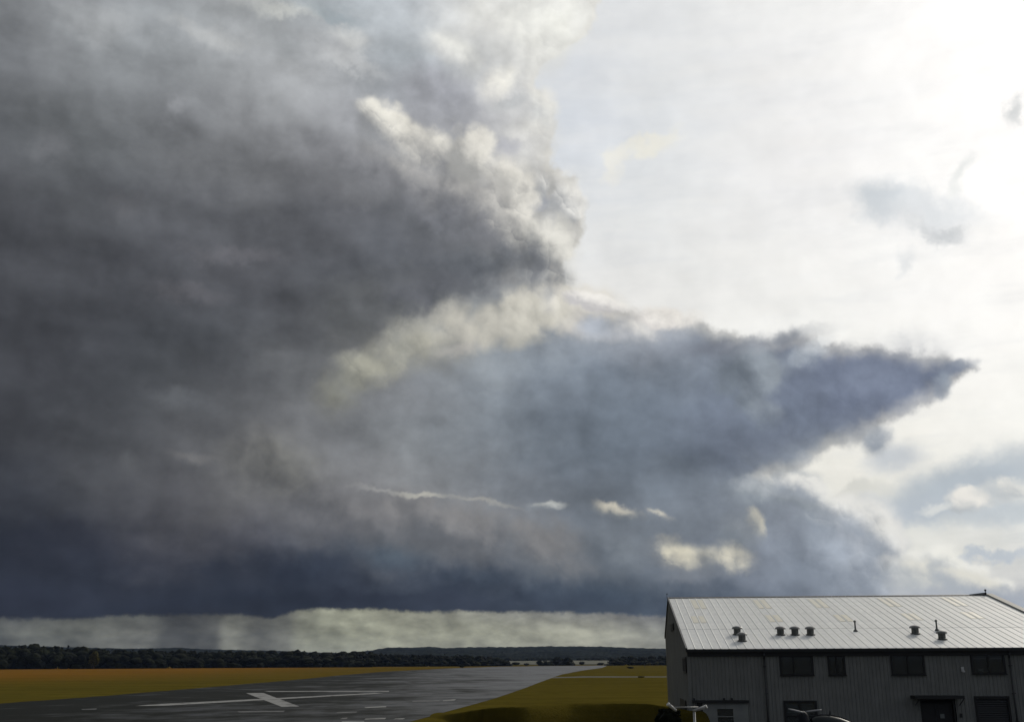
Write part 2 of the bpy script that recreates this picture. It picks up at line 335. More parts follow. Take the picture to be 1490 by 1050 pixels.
LOBES = [
 # wisps in the bright air
 dict(c=(1350,312), rx=88, ry=36, rot=-16, light=(222,225,228), soft=1.3, warp='mid', op=0.85),
 dict(c=(1286,290), rx=50, ry=32, rot=0, light=(198,205,211), soft=1.2, warp='mid', op=0.9),
 dict(c=(1345,300), rx=70, ry=20, rot=-14, light=(224,227,229), soft=1.2, warp='mid', op=0.8),
 dict(c=(1368,338), rx=34, ry=12, rot=-22, light=(205,208,210), soft=1.0, warp='mid', op=0.9),
 dict(c=(1318,388), rx=14, ry=26, rot=-25, light=(226,228,229), soft=1.2, warp='mid', op=0.8),
 dict(c=(1484,158), rx=16, ry=22, rot=-30, light=(214,216,216), soft=1.0, warp='mid', op=0.9),
 dict(c=(1405,262), rx=12, ry=28, rot=-40, light=(232,234,232), soft=1.0, warp='mid', op=0.8),
 dict(c=(935,212), rx=60, ry=14, rot=10, light=(238,235,222), soft=1.0, warp='mid', op=0.75),
 dict(c=(893,240), rx=16, ry=30, rot=0, light=(238,235,224), soft=1.0, warp='mid', op=0.6),
 # bands low on the right
 dict(c=(1300,668), rx=42, ry=20, rot=0, light=(196,201,206), soft=0.9, warp='crisp', op=0.9),
 dict(c=(1410,700), rx=150, ry=30, rot=14, light=(180,189,197), soft=0.9, warp='crisp', op=0.95),
 dict(c=(1330,742), rx=110, ry=18, rot=0, light=(184,192,200), soft=0.9, warp='crisp', op=0.9),
 dict(c=(1480,745), rx=110, ry=16, rot=4, light=(190,198,204), soft=0.9, warp='crisp', op=0.8),
 dict(c=(1440,812), rx=90, ry=9, rot=3, light=(188,197,207), soft=0.9, warp='mid', op=0.8),
 dict(c=(1240,710), rx=60, ry=12, rot=6, light=(214,214,207), soft=0.9, warp='mid', op=0.8),
 dict(c=(1410,726), rx=30, ry=18, rot=0, light=(234,231,224), dark=(186,191,194), soft=0.45, warp='crisp', bill=0.6, rel=2.2),
 dict(c=(1364,738), rx=24, ry=6, rot=10, light=(226,227,223), soft=0.9, warp='crisp', op=0.7),
 dict(c=(1468,712), rx=38, ry=20, rot=0, light=(228,227,221), dark=(190,195,198), soft=0.5, warp='crisp', bill=0.6, rel=2.2),
 # right-hand cumulus tower
 dict(c=(1190,728), rx=36, ry=30, rot=0, light=(236,235,228), dark=(146,154,161), soft=0.4, bill=0.6, warp='fine', rel=2.2),
 dict(c=(1120,714), rx=70, ry=26, rot=6, light=(178,183,187), dark=(142,150,158), soft=0.6, bill=0.5, warp='crisp'),
 dict(c=(1158,712), rx=36, ry=18, rot=0, light=(214,213,206), dark=(150,157,163), soft=0.5, bill=0.6, warp='fine', rel=2.2),
 dict(c=(1236,764), rx=70, ry=44, rot=0, light=(212,214,214), dark=(140,149,160), soft=0.4, bill=0.5, rel=1.8),
 dict(c=(1258,806), rx=60, ry=62, rot=0, light=(196,199,203), dark=(138,146,157), soft=0.4, bill=0.5),
 dict(c=(1148, 708), rx=26, ry=18, light=(230,229,224), dark=(156,163,172), soft=0.4, warp='fine', bill=0.4, rel=0.8, op=0.9),
 dict(c=(1180, 714), rx=24, ry=20, light=(230,229,224), dark=(156,163,172), soft=0.4, warp='fine', bill=0.4, rel=0.8, op=0.9),
 dict(c=(1216, 736), rx=34, ry=24, light=(230,229,224), dark=(156,163,172), soft=0.4, warp='fine', bill=0.4, rel=0.8, op=0.9),
 dict(c=(1258, 754), rx=36, ry=26, light=(230,229,224), dark=(156,163,172), soft=0.4, warp='fine', bill=0.4, rel=0.8, op=0.9),
 dict(c=(1290, 788), rx=28, ry=30, light=(230,229,224), dark=(156,163,172), soft=0.4, warp='fine', bill=0.4, rel=0.8, op=0.9),
 dict(c=(1294, 836), rx=28, ry=26, light=(230,229,224), dark=(156,163,172), soft=0.4, warp='fine', bill=0.4, rel=0.8, op=0.9),
 dict(c=(1338, 820), rx=28, ry=20, light=(240,239,232), dark=(184,188,190), soft=0.4, warp='fine', bill=0.4, rel=0.8, op=0.9),
 dict(c=(1372, 814), rx=30, ry=24, light=(240,239,232), dark=(184,188,190), soft=0.4, warp='fine', bill=0.4, rel=0.8, op=0.9),
 dict(c=(1406, 834), rx=30, ry=18, light=(240,239,232), dark=(184,188,190), soft=0.4, warp='fine', bill=0.4, rel=0.8, op=0.9),
 dict(c=(1442, 853), rx=34, ry=14, light=(240,239,232), dark=(184,188,190), soft=0.4, warp='fine', bill=0.4, rel=0.8, op=0.9),
 dict(c=(1200,812), rx=80, ry=50, rot=0, light=(158,166,177), dark=(126,135,147), soft=0.9, bill=0.3),
 # low heads above the roof
 dict(c=(1335,836), rx=50, ry=26, rot=0, light=(228,226,216), dark=(180,185,188), soft=0.45, bill=0.6, warp='fine', rel=1.7),
 dict(c=(1378,818), rx=26, ry=22, rot=0, light=(238,237,229), dark=(188,192,194), soft=0.4, bill=0.6, warp='fine', rel=1.7),
 dict(c=(1412,848), rx=48, ry=18, rot=-12, light=(226,224,214), dark=(176,182,188), soft=0.45, bill=0.6, warp='fine', rel=1.7),
 dict(c=(1380,872), rx=110, ry=16, rot=0, light=(168,174,183), soft=0.9, op=0.8),
 dict(c=(1462,880), rx=60, ry=22, rot=0, light=(160,168,180), soft=0.9, op=0.8),
 # top left light patches
 dict(c=(140,26), rx=60, ry=26, rot=0, light=(172,175,177), soft=1.3, warp='soft', op=0.7),
 dict(c=(310,52), rx=80, ry=16, rot=-4, light=(186,188,188), soft=1.2, warp='mid', op=0.7),
 dict(c=(410,8), rx=70, ry=14, rot=0, light=(200,202,198), soft=1.2, warp='mid', op=0.8),
 dict(c=(258,160), rx=22, ry=20, rot=30, light=(152,154,158), soft=1.2, warp='mid', op=0.6),
 dict(c=(72,212), rx=30, ry=22, rot=0, light=(118,120,124), soft=1.4, warp='mid', op=0.7),
 dict(c=(350,375), rx=90, ry=14, rot=0, light=(104,104,109), soft=1.4, warp='mid', op=0.8),
 dict(c=(280,425), rx=60, ry=14, rot=0, light=(98,98,103), soft=1.4, warp='mid', op=0.8),
 dict(c=(255,578), rx=40, ry=16, rot=0, light=(98,101,105), soft=1.4, warp='mid', op=0.7),
 dict(c=(180,300), rx=40, ry=14, rot=20, light=(96,97,101), soft=1.4, warp='mid', op=0.7),
 dict(c=(500,62), rx=36, ry=28, rot=0, light=(205,206,204), dark=(180,182,184), soft=0.9, warp='mid', op=0.8),
 dict(c=(515,95), rx=60, ry=14, rot=-10, light=(200,202,203), soft=1.0, warp='mid', op=0.7),
 dict(c=(480,16), rx=60, ry=12, rot=-8, light=(150,160,166), soft=1.0, warp='mid', op=0.7),
 # white top of the storm
 dict(c=(740,30), rx=130, ry=46, rot=10, light=(232,232,226), dark=(214,214,211), soft=1.0, warp='mid', bill=0.3),
 dict(c=(800,60), rx=70, ry=40, rot=40, light=(236,236,229), dark=(220,220,216), soft=0.8, warp='crisp', bill=0.4),
 dict(c=(660,74), rx=50, ry=20, rot=-20, light=(228,228,222), dark=(200,201,200), soft=0.8, warp='crisp', bill=0.3),
 dict(c=(640,140), rx=74, ry=42, rot=-20, light=(172,174,181), dark=(160,162,168), soft=1.0, warp='mid'),
 dict(c=(725,122), rx=38, ry=22, rot=40, light=(240,238,229), dark=(214,213,209), soft=0.6, warp='crisp', bill=0.4),
 dict(c=(788,160), rx=30, ry=36, rot=0, light=(234,233,227), dark=(196,198,198), soft=0.6, warp='crisp', bill=0.5),
 dict(c=(742,150), rx=32, ry=11, rot=12, light=(184,186,187), soft=0.8, warp='crisp'),
 dict(c=(770,196), rx=44, ry=22, rot=0, light=(226,225,220), dark=(200,200,199), soft=0.8, warp='crisp', bill=0.3),
 dict(c=(735,214), rx=26, ry=16, rot=0, light=(182,183,188), soft=0.9, warp='crisp'),
 # right shoulder
 dict(c=(812,292), rx=46, ry=44, rot=0, light=(238,236,230), dark=(168,170,172), soft=0.4, warp='crisp', bill=0.6, rel=1.6),
 dict(c=(782,300), rx=16, ry=12, rot=20, light=(160,163,170), soft=0.8, warp='crisp'),
 dict(c=(804,278), rx=14, ry=8, rot=50, light=(178,178,176), soft=0.8, warp='crisp'),
 dict(c=(822,338), rx=24, ry=12, rot=0, light=(190,189,186), soft=0.8, warp='crisp'),
 dict(c=(792,372), rx=56, ry=60, rot=0, light=(222,220,212), dark=(132,135,140), soft=0.5, warp='crisp', bill=0.5),
 dict(c=(738,300), rx=48, ry=76, rot=-8, light=(230,227,218), dark=(128,130,135), soft=0.42, warp='crisp', bill=0.55, rel=1.8),
 dict(c=(740,262), rx=24, ry=28, rot=0, light=(232,229,220), dark=(196,195,190), soft=0.5, warp='crisp', bill=0.5),
 # inner crest
 dict(c=(630,262), rx=120, ry=56, rot=-10, light=(188,186,182), dark=(118,120,124), soft=0.9, warp='crisp', bill=0.4),
 dict(c=(568,186), rx=62, ry=34, rot=-28, light=(232,229,219), dark=(146,148,151), soft=0.35, warp='fine', bill=0.5, rel=1.2),
 dict(c=(628,222), rx=60, ry=34, rot=-16, light=(226,223,214), dark=(150,151,153), soft=0.4, warp='fine', bill=0.5, rel=1.2),
 dict(c=(684,224), rx=42, ry=44, rot=0, light=(234,231,222), dark=(164,164,162), soft=0.35, warp='fine', bill=0.5, rel=1.2),
 dict(c=(560,262), rx=130, ry=40, rot=-12, light=(134,135,139), dark=(112,114,118), soft=1.3, warp='mid', op=0.85),
 dict(c=(640,320), rx=110, ry=34, rot=-4, light=(122,124,130), dark=(98,101,106), soft=1.3, warp='mid', op=0.85),
 dict(c=(690,392), rx=110, ry=30, rot=12, light=(104,109,115), dark=(84,88,94), soft=1.2, warp='mid', op=0.9),
 dict(c=(600,430), rx=120, ry=36, rot=18, light=(96,98,104), dark=(82,85,91), soft=1.2, warp='mid', op=0.9),
 # pale band under the storm's shoulder
 dict(c=(838,450), rx=80, ry=36, rot=-6, light=(226,222,213), dark=(196,194,190), soft=0.5, warp='crisp', bill=0.4),
 dict(c=(752,462), rx=92, ry=44, rot=14, light=(206,203,192), dark=(168,167,160), soft=0.5, warp='crisp', bill=0.5),
 dict(c=(664,484), rx=84, ry=42, rot=16, light=(192,189,179), dark=(152,152,148), soft=0.8, warp='crisp', bill=0.5),
 dict(c=(590,510), rx=72, ry=38, rot=24, light=(178,176,164), dark=(140,141,135), soft=0.9, warp='crisp', bill=0.5),
 dict(c=(525,544), rx=52, ry=32, rot=20, light=(178,177,163), dark=(136,137,130), soft=0.9, warp='crisp', bill=0.5),
 dict(c=(488,576), rx=34, ry=36, rot=20, light=(136,137,128), dark=(120,121,118), soft=1.0, warp='crisp', bill=0.3),
 dict(c=(672,508), rx=34, ry=8, rot=8, light=(176,173,168), soft=0.9, warp='crisp', op=0.6),
 dict(c=(866,440), rx=52, ry=14, rot=-14, light=(240,237,231), dark=(198,196,196), soft=0.35, warp='fine', bill=0.4),
 dict(c=(962,462), rx=60, ry=18, rot=-4, light=(234,230,223), dark=(202,199,196), soft=0.45, warp='fine', bill=0.4),
 dict(c=(905,480), rx=50, ry=18, rot=-10, light=(222,220,215), dark=(180,183,188), soft=0.6, warp='crisp', bill=0.4),
 dict(c=(870,474), rx=28, ry=16, rot=0, light=(178,184,193), soft=0.9, warp='crisp'),
 # anvil modelling
 dict(c=(1095,498), rx=110, ry=14, rot=4, light=(134,140,150), dark=(126,131,142), soft=0.9, op=0.7, warp='crisp', bill=0.3),
 dict(c=(1165,525), rx=30, ry=18, rot=20, light=(170,178,188), dark=(146,155,168), soft=1.0, warp='crisp', op=0.8),
 dict(c=(1235,560), rx=120, ry=46, rot=14, light=(122,131,149), dark=(104,113,133), soft=0.9, warp='crisp', bill=0.4, op=0.8, rel=2.0),
 dict(c=(1168,585), rx=46, ry=48, rot=0, light=(116,125,142), dark=(106,115,130), soft=0.7, warp='crisp', bill=0.3, op=0.8),
 dict(c=(1092,545), rx=58, ry=44, rot=-8, light=(144,152,160), dark=(116,125,135), soft=0.4, warp='crisp', bill=0.5, op=0.9, rel=1.8),
 dict(c=(1112,600), rx=26, ry=24, rot=0, light=(140,148,156), dark=(112,121,132), soft=0.7, warp='crisp', bill=0.4, op=0.7),
 dict(c=(1182,512), rx=34, ry=13, rot=24, light=(206,210,213), dark=(160,168,178), soft=0.8, warp='crisp', bill=0.4, op=0.85),
 dict(c=(1385,532), rx=36, ry=13, rot=8, op=0.7, light=(130,139,154), dark=(110,120,140), soft=0.5, warp='crisp', bill=0.7),
 dict(c=(1372,560), rx=14, ry=22, rot=-20, light=(160,170,182), dark=(130,140,156), soft=0.6, warp='fine', bill=0.4, op=0.7),
 dict(c=(1275,636), rx=22, ry=26, rot=-20, light=(190,194,198), dark=(150,157,166), soft=0.7, warp='crisp', bill=0.4),
 dict(c=(820,600), rx=80, ry=60, rot=0, light=(112,121,132), dark=(106,115,126), soft=1.4, warp='mid', op=0.6),
 # roll cloud and gaps of light below the anvil
 dict(c=(395,684), rx=88, ry=56, rot=0, light=(126,126,121), dark=(96,97,98), soft=1.0, warp='crisp', op=0.8, bill=0.3, rel=2.0),
 dict(c=(282,664), rx=36, ry=9, rot=-6, light=(108,108,109), soft=1.0, warp='crisp', op=0.8),
 dict(c=(190,672), rx=18, ry=14, rot=-50, light=(90,92,95), soft=1.0, warp='crisp', op=0.6),
 dict(c=(790,800), rx=82, ry=52, rot=-34, light=(124,125,127), dark=(98,104,111), soft=0.7, warp='crisp', op=0.85, bill=0.4, rel=2.0),
 dict(c=(660,768), rx=170, ry=46, rot=-12, light=(132,131,131), dark=(100,103,108), soft=0.7, warp='crisp', op=0.85, bill=0.4, rel=2.0),
 dict(c=(500,750), rx=100, ry=44, rot=0, light=(120,119,120), dark=(96,97,101), soft=1.1, warp='crisp', op=0.7, rel=1.8),
 dict(c=(560,808), rx=70, ry=24, rot=-10, light=(80,91,102), dark=(66,76,88), soft=0.9, warp='crisp', op=0.85, bill=0.4),
 dict(c=(455,826), rx=70, ry=26, rot=4, light=(52,59,72), dark=(40,46,58), soft=0.9, warp='crisp', op=0.9, bill=0.4),
 dict(c=(690,842), rx=110, ry=24, rot=-8, light=(62,71,84), dark=(46,54,67), soft=1.0, warp='crisp', op=0.85, bill=0.4),
 dict(c=(860,860), rx=110, ry=22, rot=0, light=(68,79,92), dark=(56,66,80), soft=1.2, warp='crisp', op=0.75),
 dict(c=(900,800), rx=60, ry=34, rot=0, light=(118,125,132), dark=(100,108,117), soft=1.0, warp='crisp', op=0.7, bill=0.4, rel=2.0),
 dict(c=(560,714), rx=48, ry=4, rot=-4, light=(160,160,158), soft=1.2, warp='crisp', op=0.6),
 dict(c=(612,719), rx=36, ry=5, rot=-2, light=(186,184,174), soft=1.1, warp='crisp', op=0.75),
 dict(c=(700,728), rx=60, ry=4, rot=-9, light=(164,163,157), soft=1.2, warp='crisp', op=0.6),
 dict(c=(795,736), rx=28, ry=6, rot=4, light=(190,192,188), dark=(128,134,140), soft=0.8, warp='fine', op=0.85),
 dict(c=(900,745), rx=34, ry=11, rot=-18, light=(216,210,194), dark=(128,134,138), soft=0.9, warp='crisp', bill=0.6, op=0.9),
 dict(c=(956,748), rx=22, ry=8, rot=-8, light=(196,192,180), dark=(130,136,142), soft=0.8, warp='crisp', bill=0.6, rel=2.5, op=0.9),
 dict(c=(1100,758), rx=13, ry=22, rot=20, light=(212,207,190), dark=(160,162,160), soft=0.5, warp='fine', bill=0.3),
 dict(c=(1075,775), rx=34, ry=26, rot=20, light=(132,138,144), dark=(118,126,134), soft=0.9, warp='crisp', op=0.9),
 dict(c=(990,806), rx=42, ry=22, rot=-10, light=(204,199,181), dark=(126,129,132), soft=0.8, warp='crisp', bill=0.6, rel=2.4),
 dict(c=(1050,812), rx=44, ry=22, rot=0, light=(204,200,185), dark=(122,128,134), soft=0.8, warp='crisp', bill=0.6, rel=2.4),
 dict(c=(1010,836), rx=50, ry=12, rot=0, light=(118,124,132), soft=1.0, warp='crisp', op=0.9),
]
acc = ((0.0, 0.0, 0.0, 1.0), 1.0)
for L in LOBES: acc = lobe(acc, **L)
sky = W.mix(1.0, acc[0], W.mix(acc[1], (0, 0, 0, 1), sky), 'ADD')

# --- dark flat base of the storm and the lighter band of far cloud beneath it
HX = [0, 90, 170, 240, 300, 350, 400, 425, 480, 600, 720, 840, 960, 1080, 1490]
HG = {
 898: [(70,72,74),(82,84,82),(84,86,82),(84,86,84),(92,93,90),(104,105,98),(110,111,104),(122,124,112),(140,142,126),(138,139,125),(126,127,119),(124,125,120),(104,106,110),(100,104,112),(140,146,152)],
 925: [(84,86,82),(98,100,92),(104,105,98),(104,105,100),(108,109,102),(114,115,106),(118,119,110),(134,136,122),(144,146,128),(146,147,130),(150,151,134),(152,152,136),(136,137,128),(120,122,120),(150,154,156)],
 948: [(84,86,84),(94,96,92),(98,99,94),(100,101,96),(104,105,99),(112,113,105),(118,119,110),(132,134,124),(132,135,126),(140,141,128),(138,139,130),(142,142,132),(138,138,128),(124,124,122),(150,154,156)],
}
hy = sorted(HG); HA = np.array([[s2l(c) for c in HG[y]] for y in hy]) * np.array([1.10, 1.09, 1.07])
Pr = flat(W.vm('ADD', W.vm('ADD', P0, W.vm('MULTIPLY', nM, (0.5, 0.4, 0))), W.vm('SCALE', nF, scale=0.5)))
horizon_band = field(Pr, HA, HX, hy, [0.2, 1.3, 2.3], -27, 27, 31)
for xa, xb, k in ((222, 318, 0.50), (350, 424, 0.66)):
    e0, e1 = azel(xa, 930)[0], azel(xb, 930)[0]
    sh_ = W.m('MULTIPLY', W.smooth(AZ, e0 - 0.5, e0 + 1.0), W.smooth(AZ, e1 + 0.45, e1 - 0.25))
    horizon_band = W.mix(sh_, horizon_band, W.mix(1.0, horizon_band, (k, k, k * 1.06, 1), 'MULTIPLY'))
RELh = relief(26, 4, 0.5, 0.012, W.vm('MULTIPLY', D, (1, 1, 2.2)))
horizon_band = W.gain(horizon_band, W.m('MULTIPLY_ADD', RELh, 1.7, 1.0))
base = [(-200,900),(0,899),(120,898),(190,894),(330,893),(395,896),(418,891),(440,886),(520,886),(620,889),(800,890),(900,893),(980,897),(1200,925),(1500,950),(1700,955)]
xb, yb, _ = W.sep(Pr)
Bs = W.curve(xb, A(base))
sky = W.mix(W.smooth(W.m('SUBTRACT', Bs, yb), -0.12, 0.16), sky, horizon_band)

# texture over everything, stronger in the cloud than in the clear air
amp = W.m('MULTIPLY_ADD', M, 0.75, 0.25)
tex = W.m('ADD', W.m('MULTIPLY', REL, 0.9), W.m('MULTIPLY', RELs, 0.8))
tex = W.m('MULTIPLY_ADD', W.m('MULTIPLY', tex, amp), 1.0, 1.0)
# swelling near the cloud's outer faces, fading into the smooth rain-filled interior
swell = W.m('MULTIPLY', M, W.smooth(dd, 7.0, 0.3, 0.02, 0.24))
swell = W.m('MULTIPLY', swell, W.smooth(EL, 1.5, 4.0))
tex = W.m('MULTIPLY_ADD', CAUL, swell, tex)
sky = W.gain(sky, tex)
# the sky goes on behind and overhead as plain broken overcast
azabs = W.m('ABSOLUTE', AZ)
over = tuple(s2l((104, 109, 118)))
sky = W.mix(W.smooth(azabs, 60, 150), sky, over)
sky = W.mix(W.smooth(EL, 48, 80), sky, over)
bgn = W.n('ShaderNodeBackground')
bgn.inputs['Strength'].default_value = 0.1
wt.links.new(W.times(sky, 10.0), bgn.inputs[0])
outw = W.n('ShaderNodeOutputWorld')
wt.links.new(bgn.outputs[0], outw.inputs[0])
print('world nodes', len(wt.nodes))
SC.world = world

world.cycles.sampling_method = 'MANUAL'
world.cycles.sample_map_resolution = 512

# ------------------------------------------------------------------ scene helpers
def link(o, parent=None):
    COL.objects.link(o)
    if parent is not None: o.parent = parent
    return o
def mesh_obj(name, verts, faces, mat=None, parent=None, smooth=False, mats=None, mi=None):
    me = bpy.data.meshes.new(name)
    me.from_pydata([tuple(v) for v in verts], [], [tuple(f) for f in faces])
    for m_ in (mats or ([mat] if mat else [])): me.materials.append(m_)
    if mi is not None: me.polygons.foreach_set('material_index', mi)
    if smooth: me.polygons.foreach_set('use_smooth', [True] * len(me.polygons))
    me.update()
    return link(bpy.data.objects.new(name, me), parent)
def tag(o, label=None, cat=None, group=None, kind=None):
    if label: o['label'] = label
    if cat: o['category'] = cat
    if group: o['group'] = group
    if kind: o['kind'] = kind
    return o
def empty(name, loc=(0, 0, 0), rz=0.0):
    e = bpy.data.objects.new(name, None); COL.objects.link(e)
    e.location = loc; e.rotation_euler = (0, 0, rz); e.empty_display_size = 0.3
    return e
class MB:
    """collects shapes that become one mesh"""
    def __init__(s): s.v = []; s.f = []
    def add(s, v, f):
        k = len(s.v); s.v += [tuple(q) for q in v]; s.f += [tuple(i + k for i in q) for q in f]; return s
    def box(s, x0, x1, y0, y1, z0, z1):
        return s.add([(x0,y0,z0),(x1,y0,z0),(x1,y1,z0),(x0,y1,z0),(x0,y0,z1),(x1,y0,z1),(x1,y1,z1),(x0,y1,z1)],
                     [(0,3,2,1),(4,5,6,7),(0,1,5,4),(1,2,6,5),(2,3,7,6),(3,0,4,7)])
    def tube(s, p0, p1, r0, r1=None, n=10, cap=True):
        r1 = r0 if r1 is None else r1
        p0, p1 = Vector(p0), Vector(p1); d = (p1 - p0).normalized()
        a = d.orthogonal().normalized(); b = d.cross(a)
        v = [p + a * r * math.cos(t) + b * r * math.sin(t) for p, r in ((p0, r0), (p1, r1)) for t in [2 * math.pi * i / n for i in range(n)]]
        f = [(i, (i + 1) % n, n + (i + 1) % n, n + i) for i in range(n)]
        if cap: f += [tuple(reversed(range(n))), tuple(range(n, 2 * n))]
        return s.add(v, f)
    def lathe(s, c, prof, n=14):
        v = []; f = []
        for r, z in prof:
            v += [(c[0] + r * math.cos(2 * math.pi * i / n), c[1] + r * math.sin(2 * math.pi * i / n), c[2] + z) for i in range(n)]
        for k in range(len(prof) - 1):
            f += [(k * n + i, k * n + (i + 1) % n, (k + 1) * n + (i + 1) % n, (k + 1) * n + i) for i in range(n)]
        f += [tuple(reversed(range(n))), tuple(range((len(prof) - 1) * n, len(prof) * n))]
        return s.add(v, f)
    def build(s, name, mat, parent=None, smooth=False): return mesh_obj(name, s.v, s.f, mat, parent, smooth)

def material(name, color=(0.5, 0.5, 0.5), rough=0.6, metal=0.0, spec=0.5, fn=None):
    m_ = bpy.data.materials.new(name); m_.use_nodes = True
    g = NG(m_.node_tree); b = m_.node_tree.nodes['Principled BSDF']
    b.inputs['Base Color'].default_value = (*color, 1)
    b.inputs['Roughness'].default_value = rough
    b.inputs['Metallic'].default_value = metal
    b.inputs['Specular IOR Level'].default_value = spec
    if fn: fn(g, b)
    return m_
def bump(g, b, h, strength=0.3, dist=0.02):
    nd = g.n('ShaderNodeBump'); g.put(nd.inputs['Strength'], strength); g.put(nd.inputs['Distance'], dist); g.put(nd.inputs['Height'], h)
    g.t.links.new(nd.outputs[0], b.inputs['Normal'])
def mottle(c0, c1, scale, rough=None, bmp=0.0, detail=6, stretch=(1, 1, 1), lo=0.35, hi=0.65, coord='Object'):
    def fn(g, b):
        t = g.n('ShaderNodeTexCoord').outputs[coord]
        v = g.vm('MULTIPLY', t, stretch)
        n_ = g.noise(v, scale, detail, 0.6)
        g.put(b.inputs['Base Color'], g.mix(g.smooth(n_, lo, hi), (*c0, 1), (*c1, 1)))
        if rough: g.put(b.inputs['Roughness'], g.lin(n_, 0.3, 0.7, rough[0], rough[1]))
        if bmp: bump(g, b, n_, bmp, 0.05)
    return fn

# ------------------------------------------------------------------ ground materials
def grass_fn(g, b, near, far, tan, fd0, fd1):
    """cut and dry airfield grass: olive where it is green, tan where the seed heads have ripened"""
    pos = g.n('ShaderNodeNewGeometry').outputs['Position']
    px, py, pz = g.sep(pos)
    n1 = g.noise(pos, 0.012, 5, 0.6); n2 = g.noise(g.vm('MULTIPLY', pos, (1, 1, 1)), 0.25, 6, 0.7); n3 = g.noise(pos, 6.0, 4, 0.7)
    n4 = g.noise(g.vm('MULTIPLY', pos, (0.004, 0.05, 1)), 1.0, 5, 0.6)
    base = g.mix(g.smooth(g.m('ADD', py, g.m('MULTIPLY', g.m('SUBTRACT', n1, 0.5), 160)), fd0, fd1), (*near, 1), (*far, 1))
    base = g.mix(g.smooth(n4, 0.45, 0.65, 0, 0.6), base, (*tan, 1))
    base = g.mix(g.smooth(px, -210, -70, 0, 0.75), base, (*((0.098, 0.080, 0.016) if fd0 < 200 else far), 1))   # greener towards the runway end
    n5 = g.noise(g.vm('MULTIPLY', pos, (0.02, 0.11, 1)), 1.0, 7, 0.7)
    k = g.m('MULTIPLY_ADD', g.m('SUBTRACT', n2, 0.5), 1.0, 1.0)
    k = g.m('ADD', k, g.m('MULTIPLY', g.m('SUBTRACT', n5, 0.5), 1.1))
    k = g.m('ADD', k, g.m('MULTIPLY', g.m('SUBTRACT', n3, 0.5), 0.7))
    g.put(b.inputs['Base Color'], g.gain(base, k))
    bump(g, b, n3, 0.6, 0.15)
M = {}
M['grass'] = material('airfield_grass', rough=1.0, spec=0.0, fn=lambda g, b: grass_fn(g, b, (0.072, 0.063, 0.008), (0.092, 0.072, 0.013), (0.090, 0.064, 0.013), 250, 600))
M['field'] = material('ripe_field_grass', rough=1.0, spec=0.0, fn=lambda g, b: grass_fn(g, b, (0.080, 0.066, 0.006), (0.185, 0.092, 0.016), (0.165, 0.088, 0.014), 190, 420))
M['stubble'] = material('pale_stubble', rough=0.9, spec=0.1, fn=mottle((0.10, 0.10, 0.075), (0.14, 0.14, 0.10), 0.03))
M['track'] = material('wet_gravel_track', rough=0.8, spec=0.2, fn=mottle((0.045, 0.046, 0.038), (0.075, 0.075, 0.062), 0.08))
def asphalt_fn(g, b):
    pos = g.n('ShaderNodeNewGeometry').outputs['Position']
    px, py, pz = g.sep(pos)
    st = g.noise(g.vm('MULTIPLY', pos, (0.045, 0.03, 1)), 1.0, 8, 0.66)
    st2 = g.noise(g.vm('MULTIPLY', pos, (0.22, 0.16, 1)), 1.0, 7, 0.65)
    gr = g.noise(pos, 9.0, 5, 0.75)
    camber = g.smooth(g.m('MULTIPLY_ADD', py, 0.06, px), -45, 30, -0.10, 0.10)   # water lies towards the lower, right-hand edge
    wet = g.smooth(g.m('ADD', g.m('ADD', g.m('MULTIPLY', st, 0.65), g.m('MULTIPLY', st2, 0.35)), camber), 0.40, 0.64)
    col = g.mix(wet, (0.017, 0.0185, 0.016, 1), (0.018, 0.021, 0.026, 1))
    col = g.gain(col, g.m('MULTIPLY_ADD', g.m('SUBTRACT', gr, 0.5), 0.9, 1.0))
    g.put(b.inputs['Base Color'], col)
    g.put(b.inputs['Roughness'], g.m('MULTIPLY_ADD', wet, -0.20, 0.70))
    g.put(b.inputs['Specular IOR Level'], g.m('MULTIPLY_ADD', wet, 0.40, 0.03))
    # old repairs and tar-sealed joints
    jx = g.m('ABSOLUTE', g.m('SUBTRACT', g.m('FRACT', g.m('MULTIPLY_ADD', py, 0.05, g.m('MULTIPLY', st2, 0.06))), 0.5))
    patch = g.smooth(g.noise(g.vm('MULTIPLY', pos, (0.03, 0.06, 1)), 1.0, 2, 0.4), 0.54, 0.62, 0, 0.22)
    col = g.mix(patch, col, (0.030, 0.031, 0.029, 1))
    col = g.mix(g.smooth(jx, 0.010, 0.003, 0, 0.22), col, (0.008, 0.008, 0.008, 1))
    g.put(b.inputs['Base Color'], col)
    bump(g, b, g.m('ADD', g.m('MULTIPLY', gr, 0.6), st2), 0.5, 0.05)
M['asphalt'] = material('worn_asphalt', rough=0.6, fn=asphalt_fn)
M['line'] = material('worn_runway_paint', rough=0.7, spec=0.1, fn=mottle((0.075, 0.075, 0.072), (0.27, 0.27, 0.26), 0.5, detail=9, lo=0.34, hi=0.50))
M['faint'] = material('faded_runway_paint', rough=0.6, fn=mottle((0.025, 0.025, 0.024), (0.11, 0.11, 0.105), 0.6, detail=8))
M['forest_hill'] = material('wooded_hillside', rough=1.0, spec=0.0, fn=mottle((0.010, 0.013, 0.013), (0.028, 0.032, 0.028), 0.02, detail=9))
M['wood'] = material('dense_foliage', rough=0.9, spec=0.05, fn=mottle((0.004, 0.005, 0.003), (0.018, 0.021, 0.010), 0.10, detail=6))
M['yellow_leaf'] = material('yellowing_foliage', rough=0.9, spec=0.05, fn=mottle((0.025, 0.026, 0.007), (0.075, 0.065, 0.014), 0.6))
M['bark'] = material('bark', (0.05, 0.04, 0.03), 0.9)

